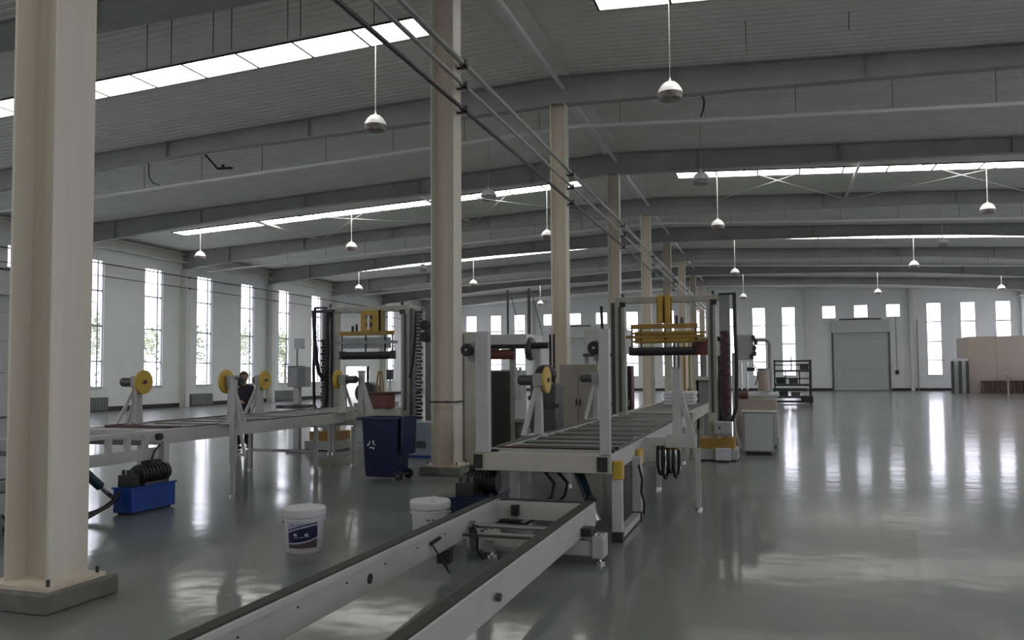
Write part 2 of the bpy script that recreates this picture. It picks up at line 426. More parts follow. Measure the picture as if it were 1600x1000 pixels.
wall('wall_back', 'y', YB, YB-TH, XL-0.2, XR+0.2, [(a, a+1.15, 1.33, 7.55) for a in (-27, -23, -19, -15, 8, 12, 16)], lambda u: roof(u)+0.02, 'pale grey panel wall behind the camera')
for i, a in enumerate((-27, -23, -19, -15, 8, 12, 16)): window('y', YB, -1, a, a+1.15, 1.33, 7.55, [2.6, 4.2, 5.9], 'tall window in the wall behind the camera, number %d' % (i+1), sash=False)
# baseboards
def baseboard(name, mk, label): mk(MB()).build(name, 'baseboard_dark', None, kind='structure', label=label, cat='baseboard')
def bb_left(mb):
    y = YB
    for a, b in [(Y1+2*BAY+1.5, Y1+2*BAY+6.5)] + [(o[0], o[1]) for o in ops_left if o[2] == 0]: mb.box(XL, XL+0.03, y, a, 0, 0.22); y = b
    mb.box(XL, XL+0.03, y, YF, 0, 0.22); return mb
baseboard('baseboard_left', bb_left, 'dark skirting strip along the left wall')
baseboard('baseboard_right', lambda mb: mb.box(XR-0.03, XR, YB, YF, 0, 0.22), 'dark skirting strip along the right wall')
baseboard('baseboard_far', lambda mb: mb.box(XL+.03, -20.5, YF-0.03, YF, 0, 0.22).box(-15.7, 5.3, YF-0.03, YF, 0, 0.22).box(10.1, XR-.03, YF-0.03, YF, 0, 0.22), 'dark skirting strip along the far wall')

# roll-up doors (slats are separate pieces)
def roll_door(name, axis, p, sgn, u0, u1, h, label, header):
    loc = (p, (u0+u1)/2, 0) if axis == 'x' else ((u0+u1)/2, p, 0)
    t = thing(name, loc, label, 'door', kind='structure')
    def B(a, b, d0, d1, z0, z1):
        return MB().box(p-sgn*d0, p-sgn*d1, a, b, z0, z1) if axis == 'x' else MB().box(a, b, p-sgn*d0, p-sgn*d1, z0, z1)
    n = 4; zh = h-header; lim = [0.02, zh*0.36, zh*0.72, zh]
    zs = [0.02, 0.36*zh+0.02, zh*0.62, zh*0.86, zh]
    for a, b in zip(zs, zs[1:]): B(u0+.1, u1-.1, 0.02, 0.07, a+.012, b-.012).build('door_panel', 'door_grey', t)
    B(u0-.05, u1+.05, 0.02, 0.35, zh, h).build('roll_box', 'door_grey_light', t)
    for a in (u0-.05, u1-.1): B(a, a+.15, 0.02, 0.12, 0, zh).build('guide_track', 'frame_dark', t)
    B(u0+.6, u1-.6, 0.02, 0.28, h, h+.12).build('roll_motor', 'dark_steel', t)
    B(u0+.1, u1-.1, 0.03, 0.09, 0, 0.03).build('bottom_seal', 'black_rubber', t)
    return t
roll_door('door_1', 'y', YF, 1, 5.35, 10.0, 6.2, 'grey roll-up door in the far wall right of the machines', 1.1)
roll_door('door_2', 'y', YF, 1, -20.4, -15.8, 6.2, 'grey roll-up door in the far wall behind the machines', 1.1)
roll_door('door_3', 'x', XL, -1, Y1+2*BAY+1.5, Y1+2*BAY+6.5, 6.1, 'grey roll-up door in the left wall behind the nearest column', 1.0)
# open doorway in the left wall: lining and leaf swung outside
o = [q for q in ops_left if q[2] == 0][0]
t = thing('door_4', (XL, (o[0]+o[1])/2, 0), 'bright open doorway in the left wall', 'door', kind='structure')
for a, b, z0, z1 in ((o[0]-.1, o[0], 0, 2.42), (o[1], o[1]+.1, 0, 2.42), (o[0], o[1], 2.32, 2.42)): Box('door_lining', 'frame_white', t, XL-TH, XL+0.04, a, b, z0, z1)
Box('door_leaf', 'door_grey_light', t, XL-TH-1.9, XL-TH-0.02, o[1]+.02, o[1]+.07, 0.02, 2.3)
# control box and conduits by the far door
t = thing('door_switch_box', (10.55, YF, 1.3), 'small dark switch box on the far wall beside the right roll-up door', 'switch box')
Box('case', 'dark_steel', t, 10.42, 10.68, YF-.14, YF, 1.42, 1.78, bevel=.01); Box('cover', 'black_rubber', t, 10.46, 10.64, YF-.16, YF-.14, 1.47, 1.73)
Box('conduit', 'pipe_paint', t, 10.53, 10.57, YF-.05, YF, 1.78, 6.4)
MB().cyl((11.75+.45, YF-.12, 0.0), (11.75+.45, YF-.12, 6.1), .05, 10).build('downpipe', 'pipe_paint', None, label='slim grey pipe running up the far wall right of the door', cat='pipe')

# wall posts (pilasters) on the side and far walls
def hpost(name, x, y, w, d, z1, axis, label, cat='wall column', group=None, material='wall_panel'):
    t = thing(name, (x, y, 0), label, cat, group); f = 0.025
    if axis == 'x':    # web along x
        for s in (-1, 1): Box('flange', material, t, x+s*(w/2-f), x+s*w/2, y-d/2, y+d/2, 0, z1)
        Box('web', material, t, x-w/2+f, x+w/2-f, y-.01, y+.01, 0, z1)
    else:
        for s in (-1, 1): Box('flange', material, t, x-d/2, x+d/2, y+s*(w/2-f), y+s*w/2, 0, z1)
        Box('web', material, t, x-.01, x+.01, y-w/2+f, y+w/2-f, 0, z1)
    return t
mat('wall_post', (0.74, 0.75, 0.70), 0.5, var=0.1, scale=1.5)
for n in range(0, 10):
    y = Y1+BAY*(n)
    if y < YF-1:
        hpost('wall_column', XL+0.24, y, 0.42, 0.30, roof(XL)-0.95, 'x', 'pale steel wall column on the left wall, number %d from the rear' % (n+1), group='wall columns', material='wall_post')
        hpost('wall_column', XR-0.24, y, 0.42, 0.30, roof(XR)-0.95, 'x', 'pale steel wall column on the right wall, number %d from the rear' % (n+1), group='wall columns', material='wall_post')
for i, x in enumerate((-22.3, -13.75, XC, 3.3, 11.75)):
    hpost('wall_column', x, YF-0.2, 0.34, 0.28, roof(x)-0.06, 'y', 'pale steel wall column on the far wall, number %d from the left' % (i+1), group='wall columns', material='wall_post')
# eave gutters beams and wall pipes
for x, s, side in ((XL, 1, 'left'), (XR, -1, 'right')):
    mb = MB().box(x+s*.02, x+s*.36, YB, YF, roof(x)-.62, roof(x)-.56).box(x+s*.02, x+s*.06, YB, YF, roof(x)-.56, roof(x)-.12).box(x+s*.02, x+s*.36, YB, YF, roof(x)-.16, roof(x)-.12)
    mb.build('trim_2' if s > 0 else 'trim_3', 'wall_post', None, kind='structure', label='channel beam under the eaves of the %s wall' % side, cat='trim')
for z, nm in ((7.03, 'upper'), (6.43, 'lower')):
    t = thing('wall_pipe', (XL+.5, 33, z), '%s of two slim dark pipes running along the left wall across the windows' % nm, 'pipe')
    MB().cyl((XL+.52, 12, z), (XL+.52, YF-.1, z), .028 if z > 6.8 else .02, 8).build('pipe', 'pipe_dark', t)
    for n in range(1, 9): MB().box(XL+.02 if 0 else XL+.45, XL+.56, Y1+BAY*n-.03, Y1+BAY*n+.03, z-.04, z+.04).build('bracket', 'dark_steel', t)

# ------------------------------------------------------------------ roof beams
def depth(x):
    d = abs(x-XC); W = XR-XC
    return 0.78-0.26*d/11 if d < 11 else 0.52 if d < 15 else 0.52+0.42*(d-15)/(W-15)
def rafter(n, y):
    t = thing('roof_beam', (XC, y, roof(XC)-0.8), '%s steel roof beam from the camera, spanning wall to wall' % ORD[n], 'roof beam', 'roof beams')
    for a, b in ((XL+.02, XC), (XC, XR-.02)):
        xs = [a+(b-a)*i/14 for i in range(15)]
        mb = MB()
        for p, q in zip(xs, xs[1:]):
            for w, za, zb, zc, zd in ((.012, roof(p)-depth(p), roof(q)-depth(q), roof(p)-.03, roof(q)-.03),
                                      (.14, roof(p)-depth(p)-.02, roof(q)-depth(q)-.02, roof(p)-depth(p), roof(q)-depth(q)),
                                      (.14, roof(p)-.05, roof(q)-.05, roof(p)-.025, roof(q)-.025)):
                mb.hexa([(p, y-w, za), (q, y-w, zb), (q, y+w, zb), (p, y+w, za), (p, y-w, zc), (q, y-w, zd), (q, y+w, zd), (p, y+w, zc)])
        r = mb.build('rafter', 'rafter_steel', t)
        for x in [a+(b-a)*f for f in (0.12, 0.3, 0.5, 0.7, 0.88)]:
            Box('stiffener', 'rafter_steel', r, x-.01, x+.01, y-.12, y+.12, roof(x)-depth(x), roof(x)-.04)
    return t
for n in range(0, 9): rafter(n, Y1+BAY*n)

# main columns
def column(n, y):
    side = ['nearest cream steel column on a concrete plinth at the left', 'second cream steel column, standing beside the blue bins', 'third cream steel column, behind the roller conveyor', 'fourth cream steel column, beside the right press gantry'][n] if n < 4 else '%s cream steel column of the middle row, counted from the camera' % ORD[n]
    t = thing('steel_column', (XC, y, 0), side, 'column', 'middle row of columns')
    hw, hf, z0 = 0.21, 0.18, 0.17; z1 = roof(XC)-0.80; f = 0.022
    for s in (-1, 1): Box('flange', 'cream_steel', t, XC+s*(hw-f), XC+s*hw, y-hf, y+hf, z0, z1)
    Box('web', 'column_rust', t, XC-hw+f, XC+hw-f, y-.008, y+.008, z0, z1)
    Box('base_plate', 'column_rust', t, XC-.30, XC+.30, y-.27, y+.27, .14, z0)
    if n < 5: 
        Box('plinth', 'concrete', t, XC-.36, XC+.36, y-.34, y+.34, 0, .14, bevel=.012)
        for sx in (-1, 1):
            for sy in (-1, 1): MB().cyl((XC+sx*.26, y+sy*.225, z0), (XC+sx*.26, y+sy*.225, z0+.05), .014, 8).build('anchor_bolt', 'dark_steel', t)
    else: Box('plinth', 'concrete', t, XC-.36, XC+.36, y-.34, y+.34, 0, .14)
    Box('cap_plate', 'rafter_steel', t, XC-.28, XC+.28, y-.2, y+.2, z1, z1+.02)
    return t
for n in range(0, 9): column(n, Y1+BAY*n)

# ------------------------------------------------------------------ services under the roof
for z, r, nm, m in ((6.20, .038, 'lowest', 'pipe_dark'), (6.62, .038, 'middle', 'pipe_paint'), (6.99, .05, 'topmost', 'pipe_paint')):
    t = thing('overhead_pipe', (XC+.33, 8, z), '%s of three long steel pipes clamped along the middle columns' % nm, 'pipe', 'pipes along the columns')
    segs = [(-4.0, 12.86), (12.86, 20.86), (20.86, 28.86), (28.86, 44.86), (44.86, 69.0)]
    for a, b in segs: MB().cyl((XC+.33, a+.05, z), (XC+.33, b-.05, z), r, 10).build('pipe_length', m, t)
    for a, b in segs[:-1]: MB().cyl((XC+.33, b-.09, z), (XC+.33, b+.09, z), r+.014, 10).build('coupling', 'black_metal', t)
    for n in range(0, 9):
        y = Y1+BAY*n
        MB().box(XC+.21, XC+.40, y-.03, y+.03, z-r-.03, z-r).box(XC+.36, XC+.39, y-.03, y+.03, z-r, z+r+.02).build('clamp', 'black_metal', t)
t = thing('ridge_tie', (XC+.13, 12, 9.3), 'pale tie pipe running under the roof ridge from beam to beam', 'tie bar')
for n in range(0, 8): MB().cyl((XC+.13, Y1+BAY*n+.02, 9.28), (XC+.13, Y1+BAY*(n+1)-.02, 9.28), .055, 10).build('pipe_length', 'pipe_light', t)
for x, nm in ((3.2, 'right'), (-2*5.23-3.2, 'middle left'), (-22.0, 'far left')):
    MB().cyl((x, 28.87, roof(x)-.2), (x, 36.85, roof(x)-.2), .05, 10).build('roof_strut', 'pipe_light', None, label='pale round strut between two roof beams in the %s part of the roof' % nm, cat='strut', group='roof struts')
k = 0
for x0, x1 in ((-2.3, 3.1), (3.3, 10.2), (-8.2, -13.5), (-13.8, -21.8)):
    k += 1
    t = thing('roof_brace', ((x0+x1)/2, 32.9, roof((x0+x1)/2)-.28), 'thin crossed white brace rods below the skylight, %s cross counted outward on the %s' % (('first', 'second')[(k-1) % 2], 'right' if x0 > XC else 'left'), 'brace', 'crossed roof braces')
    for a, b in (((x0, 29.0), (x1, 36.7)), ((x0, 36.7), (x1, 29.0))):
        MB().cyl((a[0], a[1], roof(a[0])-.26-(.03 if a[1] > 30 else 0)), (b[0], b[1], roof(b[0])-.26-(.03 if a[1] > 30 else 0)), .014, 6).build('rod', 'pipe_light', t)
for i, yy in enumerate((22.6, 38.6, 54.6)):
    t = thing('cross_pipe', (XC, yy, roof(XC)-.86), 'pale pipe hung across the hall below the roof, %s from the camera' % ORD[i], 'pipe', 'hung cross pipes')
    for a, b in ((XL+.3, XC), (XC, XR-.3)):
        MB().cyl((a, yy, roof(a)-.86), (b, yy, roof(b)-.86), .055, 8).build('pipe_length', 'lamp_white', t)
    x = -27.4
    while x < 19:
        MB().box(x-.006, x+.006, yy-.006, yy+.006, roof(x)-.86, roof(x)+.0).build('hanger_rod', 'pipe_dark', t); x += 2.35
def wire(name, pts, r, label, m='black_rubber', cat='cable', group=None): return MB().tube(pts, r, 6).build(name, m, None, label=label, cat=cat, group=group)
for i, (x, y, l) in enumerate(((-12.58, 14.0, 1.05), (-11.95, 14.0, 1.05), (-10.9, 14.0, 1.0), (-10.45, 14.0, 1.0), (-9.25, 14.2, .9), (-8.95, 14.2, .9), (-7.5, 14.6, .8), (-.35, 18.3, .75), (1.75, 18.3, .4))):
    MB().cyl((x, y, roof(x)), (x, y, roof(x)-l), .01, 6).build('hanging_wire', 'pipe_dark', None, label=('thin dark roof wire above the nearest left skylight, %s from the left' % ORD[i]) if i < 7 else 'thin dark roof wire right of the nearest right lamp, %s one' % ('longer left', 'shorter right')[i-7], cat='wire', group='wires hanging from the roof')
wire('hanging_cable', [(-19.9, 22.3, roof(-19.9)-.02), (-19.9, 22.3, 8.55), (-19.85, 22.3, 8.35), (-19.7, 22.3, 8.18), (-19.45, 22.3, 8.1)], .018, 'black cable curling down from the roof above the left windows')
wire('hanging_cable', [(-1.62, 22.3, roof(-1.62)-.02), (-1.6, 22.3, 9.2), (-1.54, 22.3, 9.0), (-1.58, 22.3, 8.75), (-1.64, 22.3, 8.6)], .022, 'short black cable dangling beside the nearest right pendant lamp')
def bracket(x, y, s, label):
    t = thing('roof_bracket', (x, y, roof(x)-.7), label, 'bracket')
    MB().bar((x, y, roof(x)-.05), (x+.55*s, y, roof(x)-.62), .05).build('arm', 'black_metal', t)
    MB().bar((x+.55*s, y, roof(x)-.62), (x+1.1*s, y, roof(x)-.64), .07).build('foot_bar', 'black_metal', t)
    MB().cyl((x+.75*s, y, roof(x)-.60), (x+.75*s, y, roof(x)-.5), .05, 8).build('spool', 'black_metal', t)
bracket(-17.6, 22.2, 1, 'black bent bracket hanging from the roof over the left aisle')
bracket(7.1, 21.9, -1, 'black angled bracket hanging from the roof at the right edge')

# pendant lamps
def make_lamp():
    t = bpy.data.objects.new('pendant_lamp', None); COL.objects.link(t); ORG[t.name] = Vector((0, 0, 0))
    MB().lathe([(.03, .27), (.05, .255), (.12, .225), (.185, .165), (.235, .085), (.262, .005), (.264, 0), (.256, .003), (.225, .085), (.175, .155), (.04, .22)], (0, 0, 0), 24).build('dome_shade', 'lamp_white', t)
    MB().lathe([(.265, 0), (.258, -.06), (.235, -.12), (.230, -.12), (.253, -.06), (.260, 0)], (0, 0, 0), 24).build('glass_skirt', 'skirt_glass', t)
    MB().lathe([(.0, -.07), (.04, -.06), (.06, -.02), (.055, .05), (.03, .14), (.03, .2)], (0, 0, 0), 12).build('bulb', 'bucket_white', t)
    MB().cyl((0, 0, .26), (0, 0, .34), .03, 10, .014).build('cap', 'lamp_white', t)
    return t
lamp0 = make_lamp(); first = True
ROWS = [(16.86, (-8.62, -1.85)), (24.86, (-8.62, -1.85)), (32.86, (-26.2, -18.0, -8.8, -1.83, 7.6)), (40.86, (-18.0, 7.6)), (48.86, (-26.2, -18.0, -1.80, 7.65)), (64.86, (-26.2, -18.0, -1.80, 7.7, 15.7))]
for ri, (y, xs) in enumerate(ROWS):
    for xi, x in enumerate(xs):
        o = lamp0 if first else copy_tree(lamp0)
        first = False
        lab = {(0, 0): 'large white dome pendant lamp below the nearest left skylight', (0, 1): 'large white dome pendant lamp right of the pipes, nearest of all',
               (1, 0): 'dome pendant lamp seen dark against the left skylight beside the second column', (1, 1): 'dome pendant lamp seen dark against the start of the right skylight'}.get((ri, xi),
               'white dome pendant lamp, %s row from the camera, %s from the left' % (ORD[ri], ORD[xi]))
        tag(o, lab, 'lamp', 'pendant lamps'); z = 7.46
        o.location = (x, y, z)
        MB().cyl((0, 0, .33), (0, 0, roof(x)-z-.045), .011 if ri < 2 else .016, 6).build('rod', 'pipe_light', o)
        ORG[o.name] = Vector((0, 0, 0))

# ------------------------------------------------------------------ production lines
def mirror(side): return (lambda x: x) if side == 'right' else (lambda x: 2*XC-x)

def transfer_track(side):
    M = mirror(side)
    t = thing('transfer_track', (M(-2.16), 4.5, 0), 'low white twin-rail transfer track with black strips, %s line' % ('running into the right' if side == 'right' else 'behind the nearest column on the left'), 'track')
    y0, y1 = 1.2, 7.75
    for x, inner in ((-2.64, 1), (-1.67, -1)):
        r = MB().box(M(x-.055), M(x+.055), y0, y1, .22, .445).build('rail', 'white_paint', t, bevel=.006)
        Box('lip', 'white_paint', r, M(x+.055*inner), M(x+(.055+.012)*inner), y0, y1, .405, .44)
        Box('running_strip', 'track_strip', r, M(x-.042), M(x+.042), y0, y1-.02, .445, .457)
        for yy in (3.0, 3.55, 4.1, 4.66, 5.2, 5.75, 6.3): MB().cyl((M(x+.055*inner), yy, .36), (M(x+(.055+.012)*inner), yy, .36), .0055, 8).build('bolt', 'dark_steel', r)
        for yy in (3.32, 4.98): MB().cyl((M(x+.05*inner), yy, .31), (M(x+(.055+.006)*inner), yy, .31), .035, 10).build('slot', 'black_rubber', r)
        MB().box(M(x-.02), M(x+.055*inner*-1), y1, y1+.03, .43, .48).build('end_stop', 'black_rubber', r)
    MB().cyl((M(-1.6), 4.72, .33), (M(-1.57), 4.72, .33), .025, 10).build('fitting', 'dark_steel', t)
    Box('end_plate', 'white_paint', t, M(-2.585), M(-1.725), y1-.10, y1-.05, .26, .43)
    MB().cyl((M(-2.58), y1-.02, .44), (M(-1.73), y1-.02, .44), .012, 8).build('tie_rod', 'dark_steel', t)
    Box('sensor', 'black_rubber', t, M(-2.42), M(-2.35), y1-.16, y1-.10, .30, .40)
    Box('crossbeam', 'white_paint', t, M(-2.70), M(-1.42), 7.10, 7.24, .07, .20, bevel=.005)
    Box('crossbeam', 'white_paint', t, M(-2.56), M(-1.74), 6.9, 7.0, .20, .25)
    MB().cyl((M(-2.6), 6.86, .335), (M(-1.73), 6.86, .335), .024, 12).build('shaft', 'chrome', t)
    MB().cyl((M(-2.6), 6.72, .275), (M(-1.73), 6.72, .275), .012, 8).build('shaft', 'dark_steel', t)
    for x in (-2.47, -1.46):
        b = Box('bearing_block', 'white_paint', t, M(x-.05), M(x+.05), 7.06, 7.28, .06, .25, bevel=.006)
        MB().cyl((M(x), 7.17, 0), (M(x), 7.17, .02), .045, 12).build('foot_disc', 'chrome', b)
        MB().cyl((M(x), 7.17, .02), (M(x), 7.17, .08), .013, 8).build('foot_screw', 'chrome', b)
        for d in (-.04, .04): MB().cyl((M(x+d*.6), 7.1, .25), (M(x+d*.6), 7.1, .275), .014, 8).build('bolt', 'chrome', b)
    Box('motor_case', 'black_rubber', t, M(-1.66), M(-1.52), 7.08, 7.24, .24, .31, bevel=.01)
    Box('hanging_box', 'black_rubber', t, M(-2.68), M(-2.57), 6.35, 6.45, .10, .22, bevel=.006)
    Box('column_foot', 'mid_grey_paint', t, M(-2.64), M(-2.54), 6.55, 6.70, 0, .22)
    MB().cyl((M(-2.56), 6.9, .10), (M(-2.56), 6.9, .36), .03, 10).build('cylinder', 'dark_steel', t)
    MB().tube([(M(-2.52), 6.8, .36), (M(-2.48), 6.8, .25), (M(-2.5), 6.85, .12), (M(-2.46), 6.9, .03)], .012, 6).build('hose', 'black_rubber', t)
    c = MB().tube([(M(-2.57), 6.0, .34), (M(-2.54), 6.02, .28), (M(-2.50), 6.08, .16), (M(-2.50), 6.2, .07), (M(-2.55), 6.3, .05), (M(-2.62), 6.4, .10)], .007, 6).build('cable', 'black_rubber', t)
    MB().bar((M(-2.575), 5.98, .34), (M(-2.54), 6.10, .37), .022).build('connector', 'black_rubber', t)
    return t
transfer_track('right'); transfer_track('left')

def roller_conveyor(side, ztop, ya, yb):
    M = mirror(side)
    t = thing('roller_conveyor', (M(-2.22), (ya+yb)/2, 0), 'white roller conveyor table of the %s line leading into the %s press gantry' % (side, side), 'conveyor')
    zb = ztop-.185
    xa, xb = -2.94, -1.51
    Box('side_beam', 'white_paint', t, M(xa), M(xa+.09), ya, yb, zb, ztop, bevel=.006)
    sb = Box('side_beam', 'white_paint', t, M(xb-.09), M(xb), ya, yb, zb, ztop, bevel=.006)
    for x in (xa+.045, xb-.045): Box('cable_duct', 'dark_steel', t, M(x-.02), M(x+.02), ya+.5, yb-.4, ztop, ztop+.018)
    Box('front_beam', 'cream_paint' if side == 'right' else 'white_paint', t, M(xa), M(xb), ya-.08, ya, zb, ztop, bevel=.006)
    Box('rear_beam', 'white_paint', t, M(xa), M(xb), yb, yb+.08, zb, ztop)
    Box('cover_plate', 'grey_paint', t, M(xa+.09), M(xb-.09), ya, ya+.42, ztop-.03, ztop-.015)
    # rollers
    r0 = MB().cyl((M(xa+.09), ya+.55, ztop-.045), (M(xb-.09), ya+.55, ztop-.045), .036, 10).build('roller', 'roller_dark', t)
    PITCH_ = .29; n = int((yb-ya-.8)/PITCH_)
    for i in range(1, n): child_copy(r0, t, (0, PITCH_*i, 0))
    for i, yy in enumerate([ya+.95, ya+1.5, ya+2.1, ya+2.9, ya+3.8, ya+4.9, ya+6.2]): Box('light_line_bar', 'roller_steel', t, M(xa+.09), M(xb-.09), yy, yy+.09, ztop-.012, ztop-.003)  # pale bars added to give the light lines across the dark rollers
    Box('guard_strip', 'maroon', t, M(xa+.09), M(xb-.09), ya+.43, ya+.47, ztop-.03, ztop+.02)
    Box('gap_shade_tray', 'dark_cabinet', t, M(xa+.09), M(xb-.09), ya+.3, yb-.1, zb, zb+.02)  # dark colour puts the shade into the gaps between the rollers
    # legs
    for y in [ya+4.05-.2, ya+6.6, yb-.4]:
        for x in (xa+.05, xb-.05):
            l = Box('leg', 'white_paint', t, M(x-.03), M(x+.03), y-.03, y+.03, .03, zb)
            MB().cyl((M(x), y, 0), (M(x), y, .03), .045, 10).build('foot_disc', 'chrome', l)
    for y in (ya+4.05-.2,): Box('leg_brace', 'white_paint', t, M(xa+.08), M(xb-.08), y-.02, y+.02, .32, .37)
    # support frame under the near end
    for x in (xa-.0, xb+.04):
        for y in (ya+.04, ya+1.30):
            if x < -2 and y < ya+.5 and side == 'right' or (side == 'left' and x < -2 and y > ya+.5): continue
            l = Box('leg', 'white_paint', t, M(x-.05), M(x+.05), y-.05, y+.05, .10, zb+.04, bevel=.004)
            Box('foot_pad', 'black_rubber', l, M(x-.052), M(x+.052), y-.052, y+.052, .0, .10)
        if side == 'right' and x > -2: Box('bottom_bar', 'white_paint', t, M(x-.04), M(x+.04), ya+.09, ya+1.25, .02, .09)
    return t
cr = roller_conveyor('right', .865, 8.08, 15.9)
cl = roller_conveyor('left', .98, 8.72, 15.9)
# right line front: tall posts, end caps, yellow hazard brackets, pulleys
for x, w in ((-2.86, .14), (-1.57, .10)):
    p = Box('front_post', 'white_paint', cr, x-w/2, x+w/2, 7.99, 8.09, .865, 2.12, bevel=.005)
    Box('end_cap', 'black_rubber', cr, x-w/2+(-.02 if x < -2 else -.03), x-w/2+.075, 7.985, 8.0, .70, .845)
    xx = x-w/2-.10 if x < -2 else x-w/2-.05
    b = Box('pulley_bracket', 'grey_paint', cr, xx-.02, x, 8.09, 8.13, 1.80, 2.02)
    MB().lathe([(.018, -.03), (.018, -.025), (.055, -.025), (.068, -.015), (.068, .015), (.055, .025), (.018, .025)], (xx, 8.02, 1.93), 20, 'y').build('pulley', 'black_rubber', b)
    MB().cyl((xx, 7.985, 1.93), (xx, 8.1, 1.93), .014, 8).build('axle', 'chrome', b)
Box('post_cross_rail', 'grey_paint', cr, -2.79, -1.62, 8.10, 8.14, .88, .90)
Box('hazard_bracket', 'yellow_paint', cr, -1.50, -1.41, 8.06, 8.18, .62, .80, bevel=.004)
Box('hazard_bracket', 'yellow_paint', cr, -1.50, -1.46, 9.55, 9.85, .60, .78, bevel=.004)
Box('sensor', 'black_rubber', cr, -1.56, -1.53, 8.25, 8.33, .865, .90); Box('sensor', 'black_rubber', cr, -1.56, -1.53, 8.5, 8.56, .865, .905)
Box('stop_block', 'black_rubber', cr, -2.80, -2.72, 8.10, 8.16, .865, .89)
MB().tube([(-1.40, 9.05, .66), (-1.37, 9.1, .5), (-1.39, 9.15, .35), (-1.36, 9.18, .22), (-1.37, 9.2, .1)], .014, 6).build('cable', 'black_rubber', cr)
# left line front: lattice side between the near legs
for z0, z1 in ((.62, .76), (.93, .98)): Box('lattice_rail', 'white_paint', cl, -7.58, -7.50, 6.9, 8.64, z0, z1)
for y in (7.35, 7.85, 8.15, 8.45): Box('lattice_post', 'white_paint', cl, -7.57, -7.51, y-.03, y+.03, .76, .93)
Box('lattice_rail', 'white_paint', cl, -8.9, -8.82, 6.9, 8.64, .80, .93)
for y in (7.0, 8.5): Box('lattice_tie', 'dark_steel', cl, -8.82, -7.58, y-.04, y+.04, .80, .86)
Box('leg', 'white_paint', cl, -7.58, -7.50, 6.95, 7.05, 0, .62); Box('leg', 'white_paint', cl, -8.9, -8.82, 6.95, 7.05, 0, .80)
MB().cyl((-7.50, 8.62, .90), (-7.44, 8.62, .90), .045, 12).build('knob', 'black_rubber', cl)
MB().tube([(-7.46, 8.62, .80), (-7.44, 8.5, .72), (-7.42, 8.42, .6), (-7.44, 8.38, .50)], .014, 6).build('cable', 'black_rubber', cl)

def power_unit(x0, x1, y0, y1, h, tank, label, across):
    t = thing('hydraulic_power_unit', ((x0+x1)/2, (y0+y1)/2, 0), label, 'power unit')
    Box('tank', tank, t, x0, x1, y0, y1, .02, h, bevel=.01)
    Box('skid', 'black_metal', t, x0+.04, x1-.04, y0+.04, y1-.04, 0, .02)
    Box('lid', tank, t, x0-.012, x1+.012, y0-.012, y1+.012, h, h+.018)
    xm = (x0+x1)/2; L = (y1-y0)
    zc = h+.018+.125
    if across:
        m = MB().lathe([(.04, -.20), (.11, -.19), (.13, -.16), (.13, .15), (.115, .19), (.04, .20)], (xm+.06, y0+L*.55, zc), 20, 'x').build('motor', 'black_metal', t)
        for i in range(7): MB().lathe([(.13, -.006), (.142, -.005), (.142, .005), (.13, .006)], (xm-.06+i*.04, y0+L*.55, zc), 20, 'x').build('fin', 'black_metal', m)
    else:
        m = MB().cyl((xm, y0+L*.30, zc), (xm, y1-.04, zc), .115, 18).build('motor', 'black_metal', t)
        for i in range(7): MB().lathe([(.115, -.008), (.128, -.006), (.128, .006), (.115, .008)], (xm, y0+L*.36+i*L*.08, zc), 18, 'y').build('fin', 'black_metal', m)
    Box('terminal_box', 'black_metal', m, xm-.07, xm+.07, y0+L*.5, y0+L*.75, zc+.10, zc+.17)
    Box('motor_foot', 'dark_steel', t, xm-.10, xm+.10, y0+L*.35, y1-.08, h+.018, h+.05)
    p = Box('valve_block', 'black_metal', t, xm-.12, xm+.08, y0+.05, y0+L*.26, h+.018, h+.16, bevel=.008)
    for d in (-.08, -.01, .05): MB().cyl((xm+d, y0+.1, h+.16), (xm+d, y0+.1, h+.22), .022, 8).build('valve', 'dark_steel', p)
    MB().cyl((x0+.06, y1-.08, h), (x0+.06, y1-.08, h+.07), .035, 10).build('filler_cap', 'black_rubber', t)
    return t
power_unit(-7.64, -7.36, 8.04, 8.80, .31, 'tank_blue', 'bright blue hydraulic power unit with black motor by the left line', False)
power_unit(-3.34, -2.80, 8.02, 8.72, .37, 'dark_tank', 'dark navy hydraulic power unit with large black motor beside the track', True)
def ram(a, b, label):
    a, b = Vector(a), Vector(b); t = thing('hydraulic_cylinder', b, label, 'cylinder')
    m = a.lerp(b, .62); MB().cyl(a, m, .055, 14).build('barrel', 'teal_cylinder', t); MB().cyl(m, b, .026, 10).build('piston_rod', 'chrome', t)
    MB().cyl(a-(b-a).normalized()*.03, a, .06, 14).build('end_cap', 'black_metal', t)
ram((-2.02, 8.62, .70), (-1.70, 8.30, .16), 'dark teal hydraulic cylinder slanting under the right conveyor')
ram((-7.62, 7.42, .70), (-7.56, 8.0, .18), 'dark teal hydraulic cylinder slanting beside the blue power unit')
wire('hydraulic_hose', [(-2.35, 8.5, .66), (-2.22, 8.5, .5), (-2.25, 8.5, .36), (-2.4, 8.5, .22), (-2.6, 8.4, .1), (-2.85, 8.3, .12)], .018, 'left of two black hoses looping under the right conveyor', cat='hose')
wire('hydraulic_hose', [(-2.25, 8.6, .66), (-2.10, 8.6, .5), (-2.13, 8.6, .36), (-2.3, 8.6, .2), (-2.55, 8.5, .05), (-2.85, 8.4, .10)], .018, 'right of two black hoses looping under the right conveyor', cat='hose')
for i, (dx, dz, w) in enumerate(((0, 0, 'highest'), (.10, .0, 'middle'), (.2, 0, 'lowest'))):
    wire('floor_hose', [(-7.5-dx*.2, 8.0, .28-.05*i), (-7.45-dx, 7.8, .16-.04*i), (-7.5-dx, 7.5, .05), (-7.42-dx*.6, 7.2, .025), (-7.7-dx, 6.9, .025), (-8.1, 6.8+dx, .025)], .02, '%s of three black hoses curling over the floor beside the blue power unit' % w, cat='hose')
